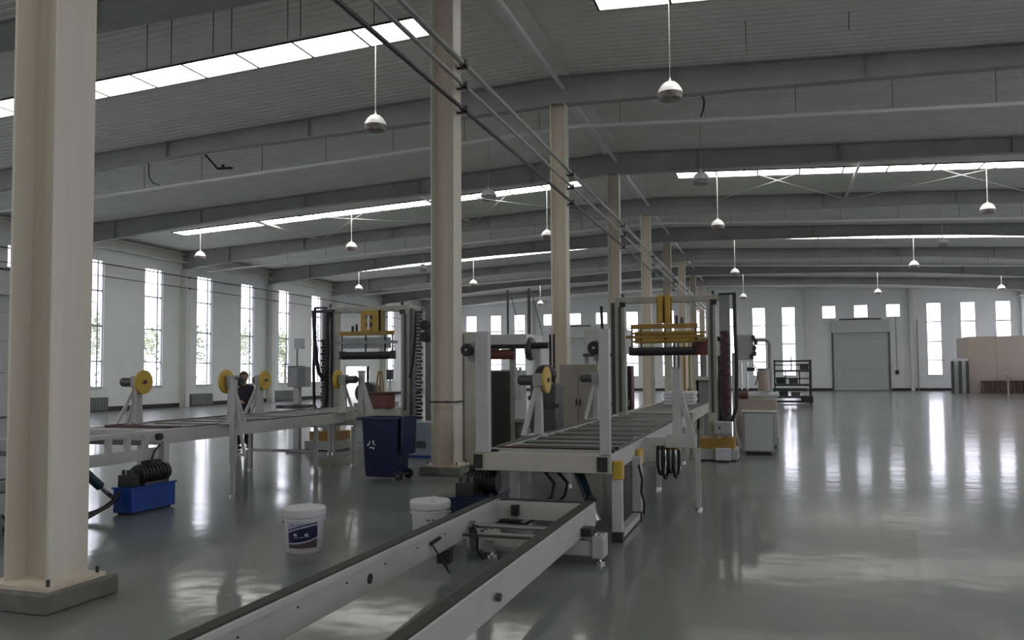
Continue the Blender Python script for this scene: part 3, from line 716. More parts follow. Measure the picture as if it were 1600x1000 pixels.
wire('standing_hose', [(-7.52, 7.32, .70), (-7.50, 7.36, .55), (-7.47, 7.36, .35), (-7.52, 7.34, .15), (-7.6, 7.3, .03)], .018, 'black hose hanging down right behind the nearest column', cat='hose')

# disc stands: a post with brace, bearing, yellow disc and motor
def disc_stand(x, y, zb, inner, label, disc=True, h=1.72, ml=.26):
    t = thing('disc_stand', (x, y, zb), label, 'stand', 'disc stands on the conveyors')
    zc = h-.13
    MB().hexa([(x-.05, y-.08, zb), (x+.05, y-.08, zb), (x+.05, y+.06, zb), (x-.05, y+.06, zb), (x-.04, y-.06, h-.22), (x+.04, y-.06, h-.22), (x+.04, y+.05, h-.22), (x-.04, y+.05, h-.22)]).build('post', 'white_paint', t, bevel=.004)
    MB().bar((x-inner*.16, y-.22, zb), (x-inner*.02, y-.03, zc-.08), .045).build('brace', 'white_paint', t)
    MB().bar((x-inner*.20, y+.02, zb), (x-inner*.03, y+.02, zc-.15), .04).build('brace', 'white_paint', t)
    Box('foot_plate', 'white_paint', t, x-.14, x+.12, y-.26, y+.12, zb-.0, zb+.015)
    Box('bearing', 'grey_paint', t, x-.07, x+.07, y-.07, y+.07, h-.22, h-.04, bevel=.01)
    if disc:
        d = MB().lathe([(.03, -.018), (.17, -.018), (.178, -.01), (.178, .01), (.17, .018), (.03, .018)], (x+inner*.11, y, zc), 28, 'x').build('disc', 'disc_yellow', t)
        MB().cyl((x+inner*.06, y, zc), (x+inner*.15, y, zc), .03, 12).build('hub', 'dark_steel', d)
    m = MB().cyl((x-inner*.07, y, zc), (x-inner*ml, y, zc), .07, 14).build('motor', 'dark_steel', t)
    MB().cyl((x-inner*ml, y, zc), (x-inner*(ml+.02), y, zc), .055, 14).build('fan_cover', 'black_metal', m)
    return t
disc_stand(-2.93, 10.45, .865, 1, 'white stand with yellow disc on the left edge of the right conveyor, nearer one')
disc_stand(-2.93, 14.2, .865, 1, 'white stand with yellow disc on the left edge of the right conveyor, farther one')
disc_stand(-8.91, 9.82, .98, 1, 'white stand with round yellow disc nearest the first column, far edge of the left conveyor')
disc_stand(-7.50, 10.15, .98, -1, 'white stand with yellow disc before the worker, near edge of the left conveyor', ml=.14)
disc_stand(-8.91, 12.85, .98, 1, 'white stand with yellow disc right of the worker, far edge of the left conveyor', ml=.11)
disc_stand(-7.50, 13.4, .98, -1, 'white stand with yellow disc just before the left press gantry')
def a_frame(x, y, s, label, lx, zt=.75):
    t = thing('braced_upright', (x, y, 0), label, 'upright')
    Box('base_box', 'white_paint', t, x-.14*s, x+.22*s, y-.07, y+.09, zt, zt+.16, bevel=.005)
    MB().hexa([(x-.06, y-.05, zt+.16), (x+.05, y-.05, zt+.16), (x+.05, y+.05, zt+.16), (x-.06, y+.05, zt+.16), (x-.05, y-.04, 1.72), (x+.04, y-.04, 1.72), (x+.04, y+.04, 1.72), (x-.05, y+.04, 1.72)]).build('post', 'white_paint', t)
    MB().bar((x+.18*s, y, zt+.16), (x+.03*s, y, 1.42), .06).build('brace', 'white_paint', t)
    MB().bar((x+.14*s, y+.2, zt+.2), (x+.02*s, y+.03, 1.5), .045).build('brace', 'white_paint', t)
    Box('tie_beam', 'white_paint', t, x-.55*s, x-.1*s, y-.03, y+.05, zt+.02, zt+.12)
    l = Box('leg', 'white_paint', t, lx-.03, lx+.03, y-.06, y+0, .03, zt)
    MB().cyl((lx, y-.03, 0), (lx, y-.03, .03), .05, 10).build('foot_disc', 'chrome', l)
    Box('cap', 'grey_paint', t, x-.06, x+.05, y-.05, y+.05, 1.72, 1.75)
a_frame(-1.10, 10.3, 1, 'white braced upright on the outer side of the right conveyor', -.86)
a_frame(-7.20, 13.55, 1, 'white braced upright on the inner side of the left conveyor, left of the blue bin', -7.36, .72)
t = thing('slim_upright', (-7.16, 9.72, 0), 'slim white braced post on the inner side of the left conveyor, left of the worker', 'upright')
Box('post', 'white_paint', t, -7.20, -7.13, 9.68, 9.76, .45, 1.62); Box('leg', 'white_paint', t, -7.16, -7.11, 9.66, 9.70, .03, .52); MB().cyl((-7.135, 9.68, 0), (-7.135, 9.68, .03), .045, 10).build('foot_disc', 'chrome', t)
MB().bar((-7.15, 9.74, 1.40), (-6.99, 9.74, .55), .035).build('brace', 'white_paint', t); MB().bar((-7.0, 9.74, .58), (-7.14, 9.72, .56), .04).build('brace_foot', 'white_paint', t)
# cable coil and motor under the right conveyor edge
t = thing('cable_coil', (-1.38, 11.0, .5), 'black coil of cable hanging at the outer side of the right conveyor', 'cable')
Box('hook', 'dark_steel', t, -1.51, -1.30, 10.95, 11.0, .74, .78)
for i, (dx, z0) in enumerate(((0, .33), (.06, .28), (.13, .36), (.2, .30))):
    pts = [(-1.40+dx+.03*math.cos(a), 10.97+.10*math.cos(a), (z0+.76)/2+(.76-z0)/2*math.sin(a)) for a in [k*math.pi/8 for k in range(17)]]
    MB().tube(pts, .022, 6).build('loop', 'black_rubber', t)
Box('tie', 'ochre_paint', t, -1.45, -1.15, 10.9, 11.02, .66, .70)

# ------------------------------------------------------------------ press gantries
def cable_chain(t, x, y, z0, z1, m, w=.10):
    n = int((z1-z0)/.075)
    l0 = Box('chain_link', m, t, x-w/2, x+w/2, y-.05, y+.05, z0, z0+.062)
    for i in range(1, n): child_copy(l0, t, (.012*((i % 2)*2-1), 0, .075*i))
def press(side):
    M = mirror(side); y = 16.4
    t = thing('press_gantry', (M(-1.95), y, 0), 'tall press gantry with yellow lift head and black roller, %s line' % side, 'press')
    for x, w, m in ((-2.86, .20, 'cream_paint'), (-1.06, .16, 'cream_paint')):
        p = Box('upright', m, t, M(x-w/2), M(x+w/2), y-.12, y+.12, 0, 3.14, bevel=.006)
        Box('foot_plate', 'grey_paint', p, M(x-w/2-.08), M(x+w/2+.08), y-.22, y+.22, 0, .03)
        Box('guide_rail', 'dark_steel', p, M(x)-.025, M(x)+.025, y-.15, y-.12, .9, 3.0)
    Box('dark_upright', 'dark_steel', t, M(-3.04), M(-2.96), y-.1, y+.1, 0, 3.1)
    top = Box('top_beam', 'cream_paint', t, M(-2.96), M(-.92), y-.10, y+.10, 3.08, 3.20, bevel=.006)
    for x in (-2.80, -1.02):
        MB().cyl((M(x), y-.13, 3.2), (M(x), y-.13, 3.27), .03, 8).build('bolt', 'black_metal', top)
        Box('corner_bracket', 'black_metal', top, M(x-.06), M(x+.06), y-.14, y-.10, 3.0, 3.1)
    # lift head
    if side == 'right':
        for dx in (-.10, .04): Box('mast', 'yellow_paint', t, M(-1.98+dx), M(-1.98+dx+.09), y-.24, y-.12, 2.66, 3.22, bevel=.004)
        Box('mast_back', 'ochre_paint', t, M(-2.12), M(-1.82), y-.13, y-.10, 2.66, 3.18)
    else:
        Box('head_plate', 'yellow_paint', t, M(-2.32), M(-1.84), y-.24, y-.20, 2.62, 3.10, bevel=.004)
        hp = Box('head_side', 'ochre_paint', t, M(-2.32), M(-2.28), y-.24, y-.02, 2.62, 3.10)
        for z in (2.95, 2.78): MB().box(M(-2.12), M(-1.98), y-.27, y-.24, z-.04, z+.04).build('cylinder_mount', 'black_metal', hp)
        MB().cyl((M(-2.05), y-.27, 2.66), (M(-2.05), y-.27, 2.98), .03, 8).build('cylinder', 'pipe_light', hp)
    Box('carriage_beam', 'ochre_paint', t, M(-2.62), M(-1.32), y-.26, y-.16, 2.55, 2.64, bevel=.004)
    Box('carriage_beam', 'grey_paint' if side == 'left' else 'ochre_paint', t, M(-2.72), M(-1.2), y-.24, y-.18, 2.36, 2.42)
    for x in (-2.60, -2.42, -1.95, -1.36): MB().cyl((M(x), y-.21, 2.16), (M(x), y-.21, 2.56), .018, 8).build('guide_rod', 'black_metal', t)
    Box('carriage_plate', 'yellow_paint' if side == 'right' else 'grey_paint', t, M(-2.55), M(-1.38), y-.20, y-.17, 2.26, 2.50)
    if side == 'right':
        for zz in (2.30, 2.46): Box('carriage_rail', 'ochre_paint', t, M(-2.6), M(-1.16), y-.25, y-.19, zz-.02, zz+.02)
        Box('side_carriage', 'red_brown', t, M(-1.45), M(-1.12), y-.10, y-.02, 2.02, 2.34)
    r = MB().cyl((M(-2.60), y-.24, 2.10), (M(-1.40), y-.24, 2.10), .085, 18).build('press_roller', 'black_rubber', t)
    for x in (-2.62, -1.38): Box('roller_bearing', 'black_metal', r, M(x)-.03, M(x)+.03, y-.32, y-.14, 2.02, 2.20)
    for x, dz in ((-1.72, .16), (-1.62, .12)): MB().cyl((M(x), y-.2, 2.64), (M(x), y-.2, 2.64+dz), .03, 8).build('valve', 'black_metal', t)
    # back column with cable chain and hose loop
    Box('chain_column', 'grey_paint', t, M(-.92), M(-.72), y+.05, y+.15, 0, 3.2)
    cable_chain(t, M(-.82), y-.02, .62, 2.55, 'maroon' if side == 'right' else 'black_metal', .13)
    xh = M(-.60)
    pts = [(M(-.92), y-.14, 2.0), (M(-.92), y-.14, 1.2), (M(-.90), y-.14, .85), (M(-.82), y-.14, .72), (M(-.70), y-.14, .76), (M(-.62), y-.14, 1.0), (M(-.60), y-.14, 1.8), (M(-.62), y-.14, 2.6), (M(-.62), y-.12, 3.22)]
    MB().tube(pts, .035, 8).build('hose', 'black_rubber', t)
    Box('hose_arm', 'black_metal', t, M(-.92), M(-.60), y-.14, y-.09, 3.18, 3.22)
    MB().tube([(M(-3.20), y-.3, 3.02), (M(-3.18), y-.3, 2.5), (M(-3.12), y-.3, 1.9), (M(-3.06), y-.3, 1.6)], .03, 8).build('hose', 'black_rubber', t)
    # base machinery
    b = Box('drive_box', 'white_paint', t, M(-1.02), M(-.72), y-.5, y-.22, .52, .74, bevel=.008)
    MB().cyl((M(-.92), y-.51, .63), (M(-.92), y-.5, .63), .02, 10).build('button', 'black_rubber', b)
    Box('base_beam', 'ochre_paint', t, M(-1.30), M(-.66), y-.4, y+.3, .22, .42)
    Box('base_sill', 'white_paint', t, M(-1.34), M(-.60), y-.5, y+.4, .03, .22)
    Box('sill_foot', 'black_metal', t, M(-1.30), M(-.64), y-.4, y+.3, 0, .03)
    return t
pr = press('right'); pl = press('left')
MB().tube([(-9.80, 16.15, 3.12), (-9.77, 16.15, 2.5), (-9.72, 16.15, 2.0), (-9.66, 16.15, 1.72), (-9.56, 16.15, 1.60), (-9.46, 16.15, 1.72), (-9.43, 16.15, 2.2), (-9.45, 16.15, 2.8), (-9.45, 16.2, 3.1)], .045, 8).build('hose', 'black_rubber', pl)
Box('hose_arm', 'black_metal', pl, -9.85, -9.3, 16.15, 16.22, 3.08, 3.14)
t = thing('pale_box', (-6.7, 15.2, 0), 'pale blue-grey steel box on the floor between blue bin and second column', 'box')
mat('pale_blue', (0.36, 0.42, 0.50), 0.4, var=0.1)
Box('case', 'pale_blue', t, -6.98, -6.46, 15.1, 15.6, .05, .72, bevel=.01); Box('plinth', 'tank_blue', t, -7.0, -6.44, 15.08, 15.62, 0, .05); Box('door', 'pale_blue', t, -6.96, -6.48, 15.085, 15.1, .40, .70); Box('vent', 'dark_steel', t, -6.8, -6.6, 15.08, 15.1, .2, .34)
# left gantry: black chain with round guide wheels, standing at its right
t = thing('chain_tower', (-6.95, 16.1, 0), 'dark chain tower with two round guide wheels between left press and second column', 'chain tower')
Box('tower_post', 'mid_grey_paint', t, -7.02, -6.86, 16.05, 16.15, 0, 3.12); cable_chain(t, -7.14, 16.0, .35, 3.1, 'black_metal', .10)
for z in (2.72, 2.48): MB().lathe([(.03, -.03), (.10, -.03), (.115, 0), (.10, .03), (.03, .03)], (-7.0, 15.98, z), 20, 'y').build('guide_wheel', 'black_rubber', t)
Box('tower_foot', 'dark_steel', t, -7.25, -6.8, 15.9, 16.3, 0, .04)
for z in (.9, 1.5, 2.0): MB().box(-7.02, -6.62, 16.06, 16.12, z-.03, z+.03).build('side_arm', 'ochre_paint', t)
Box('cable_duct', 'ochre_paint', t, -6.66, -6.56, 16.04, 16.14, .04, 2.35)
# panel box on a post by the left press
t = thing('control_panel', (-9.85, 15.6, 0), 'grey control panel box on a post left of the left press gantry', 'control panel')
Box('pedestal', 'white_paint', t, -9.93, -9.80, 15.55, 15.67, .06, 1.42); Box('case', 'grey_paint', t, -10.05, -9.60, 15.5, 15.72, 1.42, 1.86, bevel=.01)
Box('door', 'mid_grey_paint', t, -9.80, -9.62, 15.488, 15.5, 1.45, 1.83); Box('lid', 'black_metal', t, -10.06, -9.72, 15.49, 15.7, 1.86, 1.875); Box('foot', 'dark_steel', t, -10.05, -9.7, 15.45, 15.8, 0, .06)
MB().cyl((-9.87, 15.6, 1.875), (-9.87, 15.6, 2.3), .02, 8).build('conduit', 'pipe_paint', t); Box('top_box', 'frame_white', t, -9.92, -9.72, 15.55, 15.66, 2.25, 2.48)
# red-brown drive and black drum near the left press
t = thing('gear_drive', (-7.66, 15.3, .98), 'red-brown gear drive standing on the left conveyor behind the blue bin', 'drive')
Box('housing', 'red_brown', t, -7.84, -7.46, 15.15, 15.5, .98, 1.28, bevel=.015); Box('flange', 'maroon', t, -7.88, -7.42, 15.12, 15.53, 1.28, 1.32)
for dx in (-.1, -.04, .02): MB().tube([(-7.66+dx, 15.3, 1.32), (-7.66+dx*1.2, 15.3, 1.5), (-7.7+dx*.6, 15.32, 1.75)], .016, 6).build('hose', 'ochre_paint', t)
t = thing('black_drum', (-9.55, 18.4, 0), 'round black drum on a grey block seen through the left press against the bright doorway', 'drum')
Box('block', 'grey_paint', t, -9.85, -9.1, 18.1, 18.8, 0, .98, bevel=.01); MB().lathe([(.05, -.25), (.24, -.25), (.27, -.2), (.27, .2), (.24, .25), (.05, .25)], (-9.6, 18.4, 1.22), 24, 'y').build('drum_shell', 'black_metal', t)
MB().cyl((-9.5, 18.2, 1.46), (-9.5, 18.2, 1.56), .02, 8).build('nipple', 'black_metal', t)
t = thing('white_filter', (-8.95, 18.2, 0), 'white bottle-shaped filter beside the black drum', 'filter')
Box('pedestal', 'white_paint', t, -9.06, -8.74, 18.05, 18.35, 0, 1.02); MB().lathe([(.02, .02), (.09, .02), (.10, .05), (.10, .22), (.05, .28), (.05, .34)], (-8.9, 18.2, 1.0), 16).build('bottle', 'frame_white', t)
Box('gauge_box', 'dark_steel', t, -8.95, -8.80, 18.1, 18.2, 1.55, 1.80); Box('gauge_arm', 'frame_white', t, -8.90, -8.86, 18.14, 18.18, 1.3, 1.55)
t = thing('dark_tray', (-9.4, 14.6, .98), 'flat dark tray lying on the left conveyor', 'tray')
MB().prism([(-9.62, 1.0), (-9.0, 1.0), (-9.05, 1.07), (-9.58, 1.07)], 'y', 14.4, 15.0).build('tray_body', 'black_metal', t); Box('handle', 'dark_steel', t, -9.4, -9.2, 14.36, 14.4, 1.02, 1.05)
for o_, x0 in ((0, 0),): t.location.z = .98

# machines between the two lines
t = thing('hooded_machine', (-4.7, 15.2, 0), 'grey hooded machine with red cylinder between second and third column', 'machine')
Box('dark_door', 'dark_cabinet', t, -5.02, -4.66, 14.6, 14.64, .1, 1.72); Box('cabinet', 'grey_paint', t, -5.25, -4.63, 14.64, 15.6, 0, 1.75, bevel=.01)
for x in (-5.22, -4.62, -4.12): Box('post', 'white_paint', t, x-.05, x+.05, 14.62, 14.72, 0, 2.2)
Box('hood', 'door_grey_light', t, -5.1, -4.3, 14.5, 15.6, 2.22, 2.42, bevel=.015); MB().prism([(-5.1, 2.22), (-5.45, 2.02), (-5.45, 2.06), (-5.1, 2.42)], 'y', 14.5, 15.6).build('hood_wing', 'grey_paint', t)
MB().cyl((-5.05, 14.55, 2.04), (-4.55, 14.55, 2.04), .09, 16).build('cylinder', 'red_brown', t); Box('beam', 'black_metal', t, -5.1, -4.35, 14.5, 14.56, 2.15, 2.22)
MB().lathe([(.05, -.06), (.20, -.06), (.22, -.02), (.22, .02), (.20, .06), (.05, .06)], (-4.28, 14.7, 2.14), 24, 'x').build('wheel', 'dark_steel', t)
MB().cyl((-4.25, 14.6, 2.2), (-3.9, 14.6, 2.2), .06, 12).build('spindle', 'black_metal', t)
for x in (-4.52, -4.44): MB().cyl((x, 14.55, 1.2), (x, 14.55, 1.8), .03, 10).build('tube', 'frame_white', t)
Box('work_table', 'white_paint', t, -4.62, -3.95, 14.5, 15.3, .78, .84); Box('knee', 'grey_paint', t, -4.5, -4.2, 14.7, 15.2, .2, .78)
MB().bar((-4.6, 14.4, .25), (-4.2, 14.4, .62), .12).build('duct', 'grey_paint', t)
for x in (-3.95, -3.88): Box('dark_post', 'black_metal', t, x-.02, x+.02, 14.9, 14.95, 0, 2.42)
for i, (x, y) in enumerate(((-4.98, 15.5), (-4.55, 15.5), (-4.47, 15.3))): MB().cyl((x, y, 2.3), (x, y, 3.35), .022, 8).build('tall_pole', 'pipe_dark', t)
MB().tube([(-4.9, 15.5, 3.2), (-4.8, 15.5, 2.8), (-4.65, 15.5, 2.42)], .008, 5).build('stay', 'pipe_dark', t); MB().tube([(-4.4, 15.3, 3.2), (-4.3, 15.3, 2.8), (-4.2, 15.3, 2.42)], .008, 5).build('stay', 'pipe_dark', t)
t = thing('beige_post', (-5.3, 14.0, 0), 'tall beige machine post standing just right of the second column', 'post')
Box('shaft', 'cream_paint', t, -5.36, -5.06, 13.95, 14.15, .04, 2.45, bevel=.008); Box('foot_plate', 'dark_steel', t, -5.42, -5.0, 13.88, 14.22, 0, .04); Box('cover_strip', 'mid_grey_paint', t, -5.36, -5.33, 13.93, 13.95, .1, 2.4)
t = thing('column_strap', (XC, 12.86, 1.2), 'thin dark strap tied round the second column', 'strap')
MB().box(XC-.23, XC+.23, 12.655, 12.675, 1.20, 1.225).box(XC+.213, XC+.233, 12.66, 13.06, 1.20, 1.225).box(XC-.233, XC-.213, 12.66, 13.06, 1.20, 1.225).box(XC-.23, XC+.23, 13.045, 13.065, 1.20, 1.225).build('band', 'black_rubber', t); Box('buckle', 'dark_steel', t, XC+.05, XC+.12, 12.645, 12.66, 1.19, 1.235)
t = thing('drive_unit', (-3.72, 13.7, 0), 'tall dark olive drive unit with round motor behind the near yellow disc', 'drive')
Box('body', 'dark_cabinet', t, -3.95, -3.48, 13.5, 14.0, 0, 1.5, bevel=.03); MB().lathe([(.05, -.15), (.14, -.15), (.17, -.1), (.17, .12), (.13, .16), (.05, .16)], (-3.72, 13.7, 1.66), 20, 'y').build('motor', 'black_metal', t)
Box('red_guard', 'maroon', t, -3.97, -3.7, 13.46, 13.5, 1.22, 1.3); Box('shelf', 'black_metal', t, -3.72, -3.42, 13.42, 13.5, 1.1, 1.16)
t = thing('beige_cabinet', (-4.1, 18.3, 0), 'plain beige electrical cabinet behind the third column', 'cabinet')
Box('case', 'beige_cabinet', t, -4.56, -3.68, 18.0, 18.6, .06, 1.88, bevel=.01); Box('plinth', 'dark_steel', t, -4.54, -3.7, 18.02, 18.58, 0, .06)
for x0, x1 in ((-4.54, -4.13), (-4.11, -3.70)): d = Box('door', 'beige_cabinet', t, x0, x1, 17.985, 18.0, .1, 1.85); Box('handle', 'black_metal', d, x1-.05 if x0 < -4.2 else x0+.02, x1-.02 if x0 < -4.2 else x0+.05, 17.965, 17.985, .95, 1.1)
t = thing('white_housing_machine', (-4.3, 21.9, 0), 'white machine housing on posts behind the third column', 'machine')
Box('housing', 'white_paint', t, -4.75, -3.62, 21.5, 22.6, 2.2, 2.85, bevel=.02); Box('rail', 'dark_steel', t, -4.78, -3.6, 21.46, 21.5, 2.12, 2.2)
for x in (-4.7, -4.3, -4.15, -3.68): Box('post', 'grey_paint', t, x-.05, x+.05, 21.55, 21.65, 0, 2.2)
Box('table', 'grey_paint', t, -4.75, -3.62, 21.5, 22.6, .8, .9); Box('motor_block', 'dark_steel', t, -3.95, -3.66, 21.4, 21.7, 1.5, 1.85)
t = thing('maroon_cabinet', (-3.3, 19.6, 0), 'narrow dark maroon cabinet behind the right press gantry', 'cabinet')
Box('case', 'maroon', t, -3.46, -3.14, 19.4, 19.8, 0, 1.85, bevel=.01); Box('door', 'black_metal', t, -3.44, -3.16, 19.385, 19.4, .1, 1.78); Box('handle', 'chrome', t, -3.22, -3.19, 19.36, 19.385, .9, 1.05)
# continuation of the right line behind the gantry
t = thing('outfeed_table', (-2.2, 19.6, 0), 'long outfeed table behind the right press gantry', 'table')
Box('side_beam', 'cream_paint', t, -2.95, -2.85, 17.0, 23.0, .66, .86); Box('side_beam', 'cream_paint', t, -1.62, -1.52, 17.0, 23.0, .66, .86)
r0 = MB().cyl((-2.85, 17.3, .82), (-1.62, 17.3, .82), .036, 10).build('roller', 'roller_steel', t)
for i in range(1, 19): child_copy(r0, t, (0, .3*i, 0))
for y in (17.2, 20.0, 22.8):
    for x in (-2.9, -1.57): Box('leg', 'cream_paint', t, x-.04, x+.04, y-.04, y+.04, 0, .66)
t = thing('wrapped_stack', (-2.2, 21.5, .86), 'stack of white wrapped panels on the outfeed table', 'stack')
for i in range(4): Box('wrapped_panel', 'frame_white', t, -2.6+.02*(i % 2), -1.85+.02*(i % 2), 21.0, 22.2, .858+i*.085, .858+i*.085+.075, bevel=.01)
t = thing('tube_frame_machine', (-2.4, 25.2, 0), 'machine frame with brass coloured tubes seen through the right press gantry', 'machine')
for x in (-3.4, -2.9, -2.1, -1.4): Box('post', 'cream_paint', t, x-.06, x+.06, 25.0, 25.12, 0, 2.75)
Box('top_rail', 'grey_paint', t, -3.46, -1.34, 25.0, 25.12, 2.6, 2.75); Box('table', 'cream_paint', t, -2.2, -1.34, 24.9, 25.6, 1.45, 1.55); Box('cabinet', 'mid_grey_paint', t, -2.1, -1.4, 25.0, 25.6, 0, 1.45)
for x in (-2.75, -2.62, -2.45, -2.3): MB().cyl((x, 25.05, .7), (x, 25.05, 2.6), .035, 10).build('tube', 'ochre_paint' if x > -2.6 else 'dark_steel', t)
for x in (-1.9, -1.65): MB().cyl((x, 25.2, 1.55), (x, 25.2, 2.3), .09, 12).build('canister', 'mid_grey_paint', t)
# dosing machine and floor cabinet at the right of the right gantry
t = thing('floor_cabinet', (-.2, 17.5, 0), 'low grey-green cabinet on the floor right of the right press gantry', 'cabinet')
Box('case', 'grey_paint', t, -.55, .10, 17.22, 17.8, .07, .86, bevel=.012); Box('door', 'door_grey', t, -.50, .04, 17.205, 17.22, .10, .84); Box('plinth', 'black_metal', t, -.48, .0, 17.26, 17.75, 0, .07)
Box('worktop', 'white_paint', t, -.57, .13, 17.20, 17.82, .86, .885); Box('hinge', 'black_rubber', t, .08, .105, 17.195, 17.215, .12, .22)
t = thing('dosing_machine', (-.35, 18.5, 0), 'white dosing machine with pump head, bent pipe and canisters behind the floor cabinet', 'machine')
Box('frame', 'white_paint', t, -.78, -.66, 18.4, 18.5, 0, 2.1); Box('body', 'panel_beige', t, -.66, .14, 18.3, 18.9, .3, 1.12, bevel=.02); Box('base', 'grey_paint', t, -.7, .16, 18.3, 18.9, 0, .3)
MB().cyl((-.45, 18.4, 1.18), (.16, 18.4, 1.18), .075, 14).build('drum', 'frame_white', t); MB().lathe([(.04, -.1), (.09, -.1), (.10, 0), (.09, .1), (.04, .1)], (-.55, 18.35, 1.18), 14, 'x').build('motor', 'maroon', t)
Box('pump_head', 'grey_paint', t, -.66, -.32, 18.3, 18.5, 1.95, 2.5, bevel=.02)
for i, (x, z) in enumerate(((-.30, 2.2), (-.27, 2.33), (-.32, 2.42), (-.36, 2.02), (-.30, 2.08))): MB().lathe([(.01, -.06), (.04, -.05), (.045, .02), (.02, .06)], (x, 18.3, z), 10).build('valve', 'black_metal', t)
for x in (-.58, -.46): MB().cyl((x, 18.35, 1.3), (x, 18.35, 1.9), .02, 8).build('rod', 'chrome', t)
MB().tube([(-.34, 18.33, 1.85), (-.26, 18.33, 1.75), (-.24, 18.33, 1.55), (-.30, 18.33, 1.4)], .014, 6).build('cable', 'black_rubber', t); Box('clamp', 'black_metal', t, -.44, -.30, 18.28, 18.36, 1.7, 1.78)
MB().tube([(-.32, 18.5, 2.38), (-.1, 18.5, 2.38), (-.02, 18.5, 2.36), (.02, 18.5, 2.28), (.02, 18.5, 1.8), (.02, 18.5, 1.1)], .045, 10).build('bent_pipe', 'grey_paint', t)
MB().cyl((-.12, 18.35, 1.28), (-.12, 18.35, 1.72), .12, 16).build('canister', 'panel_beige', t); MB().cyl((-.12, 18.35, 1.72), (-.12, 18.35, 1.76), .125, 16).build('canister_lid', 'mid_grey_paint', t)
MB().tube([(-.70, 18.2, 1.0), (-.74, 18.15, .6), (-.70, 18.1, .3), (-.62, 18.05, .08)], .03, 8).build('hose', 'white_paint', t)
t = thing('junction_box', (-.86, 15.95, 0), 'small white steel box on the floor before the right press gantry', 'box')
Box('case', 'white_paint', t, -1.0, -.72, 15.75, 16.05 - .2, .03, .26, bevel=.006); Box('cover', 'frame_white', t, -.99, -.73, 15.742, 15.75, .04, .25)
for x in (-.96, -.76): Box('foot', 'dark_steel', t, x-.02, x+.02, 15.76, 15.84, 0, .03)

# ------------------------------------------------------------------ things on the floor
def wheelie_bin(cx, cy, label):
    t = thing('wheelie_bin', (cx, cy, 0), label, 'bin')
    def ring(z, hx, hy, dx=0): return [(cx+dx-hx, cy-hy, z), (cx+dx+hx, cy-hy, z), (cx+dx+hx, cy+hy, z), (cx+dx-hx, cy+hy, z)]
    rings = [ring(.05, .27, .20), ring(.12, .28, .21), ring(.90, .315, .245, .0), ring(.97, .325, .25, .0)]
    vs = [p for r in rings for p in r]; fs = [(3, 2, 1, 0)]
    for i in range(3):
        for k in range(4): fs.append((4*i+k, 4*i+(k+1) % 4, 4*i+4+(k+1) % 4, 4*i+4+k))
    inner = ring(.965, .29, .22, .0) + ring(.30, .25, .19); n = len(vs); vs += inner
    for k in range(4):
        fs.append((12+k, 12+(k+1) % 4, n+(k+1) % 4, n+k)); fs.append((n+k, n+(k+1) % 4, n+4+(k+1) % 4, n+4+k))
    fs.append((n+4, n+5, n+6, n+7))
    MB().add(vs, fs).build('body', 'bin_blue', t, bevel=.02)
    rim = MB()
    for a, b, c, d in ((cx-.40, cx+.35, cy-.285, cy-.235), (cx-.40, cx+.35, cy+.235, cy+.285), (cx-.40, cx-.31, cy-.235, cy+.235), (cx+.31, cx+.35, cy-.235, cy+.235)): rim.box(a, b, c, d, .955, 1.0)
    rim.build('rim', 'bin_blue', t, bevel=.008)
    lid = MB().hexa([(cx+.37, cy-.25, .40), (cx+.40, cy-.25, .40), (cx+.40, cy+.25, .40), (cx+.37, cy+.25, .40), (cx+.37, cy-.26, 1.02), (cx+.42, cy-.26, 1.02), (cx+.42, cy+.26, 1.02), (cx+.37, cy+.26, 1.02)]).build('lid', 'bin_blue', t, bevel=.015)
    MB().cyl((cx+.37, cy-.25, .99), (cx+.37, cy+.25, .99), .018, 10).build('hinge_bar', 'bin_blue', t)
    for s in (-1, 1):
        w = MB().lathe([(.02, -.025), (.07, -.025), (.08, -.015), (.08, .015), (.07, .025), (.02, .025)], (cx+.30, cy+s*.19, .08), 18, 'y').build('wheel', 'black_rubber', t)
        MB().cyl((cx+.30, cy+s*.16, .08), (cx+.30, cy+s*.22, .08), .03, 10).build('hub', 'dark_steel', w)
    MB().cyl((cx+.30, cy-.16, .08), (cx+.30, cy+.16, .08), .012, 8).build('axle', 'dark_steel', t)
    # recycling mark: three bent arrows in a triangle, printed on the front face
    yf = lambda z: cy-(.21+(z-.12)/.78*.035)-.004
    lx, lz, R = cx-.15, .56, .075; mk = MB()
    for k in range(3):
        a0 = math.radians(90+120*k+22); a1 = math.radians(90+120*(k+1)-34); a2 = math.radians(90+120*(k+1)-8)
        P = lambda a, r: (lx+r*math.cos(a), lz+r*math.sin(a))
        q = [P(a0, R), P((a0+a1)/2, R*.66), P(a1, R), P(a1, R*.72), P((a0+a1)/2, R*.36), P(a0, R*.66)]
        tri = [P(a1, R*1.12), P(a2, R*.9), P(a1, R*.58)]
        for poly in ([q[0], q[1], q[4], q[5]], [q[1], q[2], q[3], q[4]], tri):
            mk.add([(x, yf(z), z) for x, z in poly] + [(x, yf(z)+.003, z) for x, z in poly], [tuple(range(len(poly))), tuple(range(len(poly), 2*len(poly)))[::-1]])
    mk.build('recycling_mark', 'logo_white', t, smooth=False)
    return t
wheelie_bin(-5.92, 11.98, 'dark blue wheeled waste bin with white recycling mark left of second column')

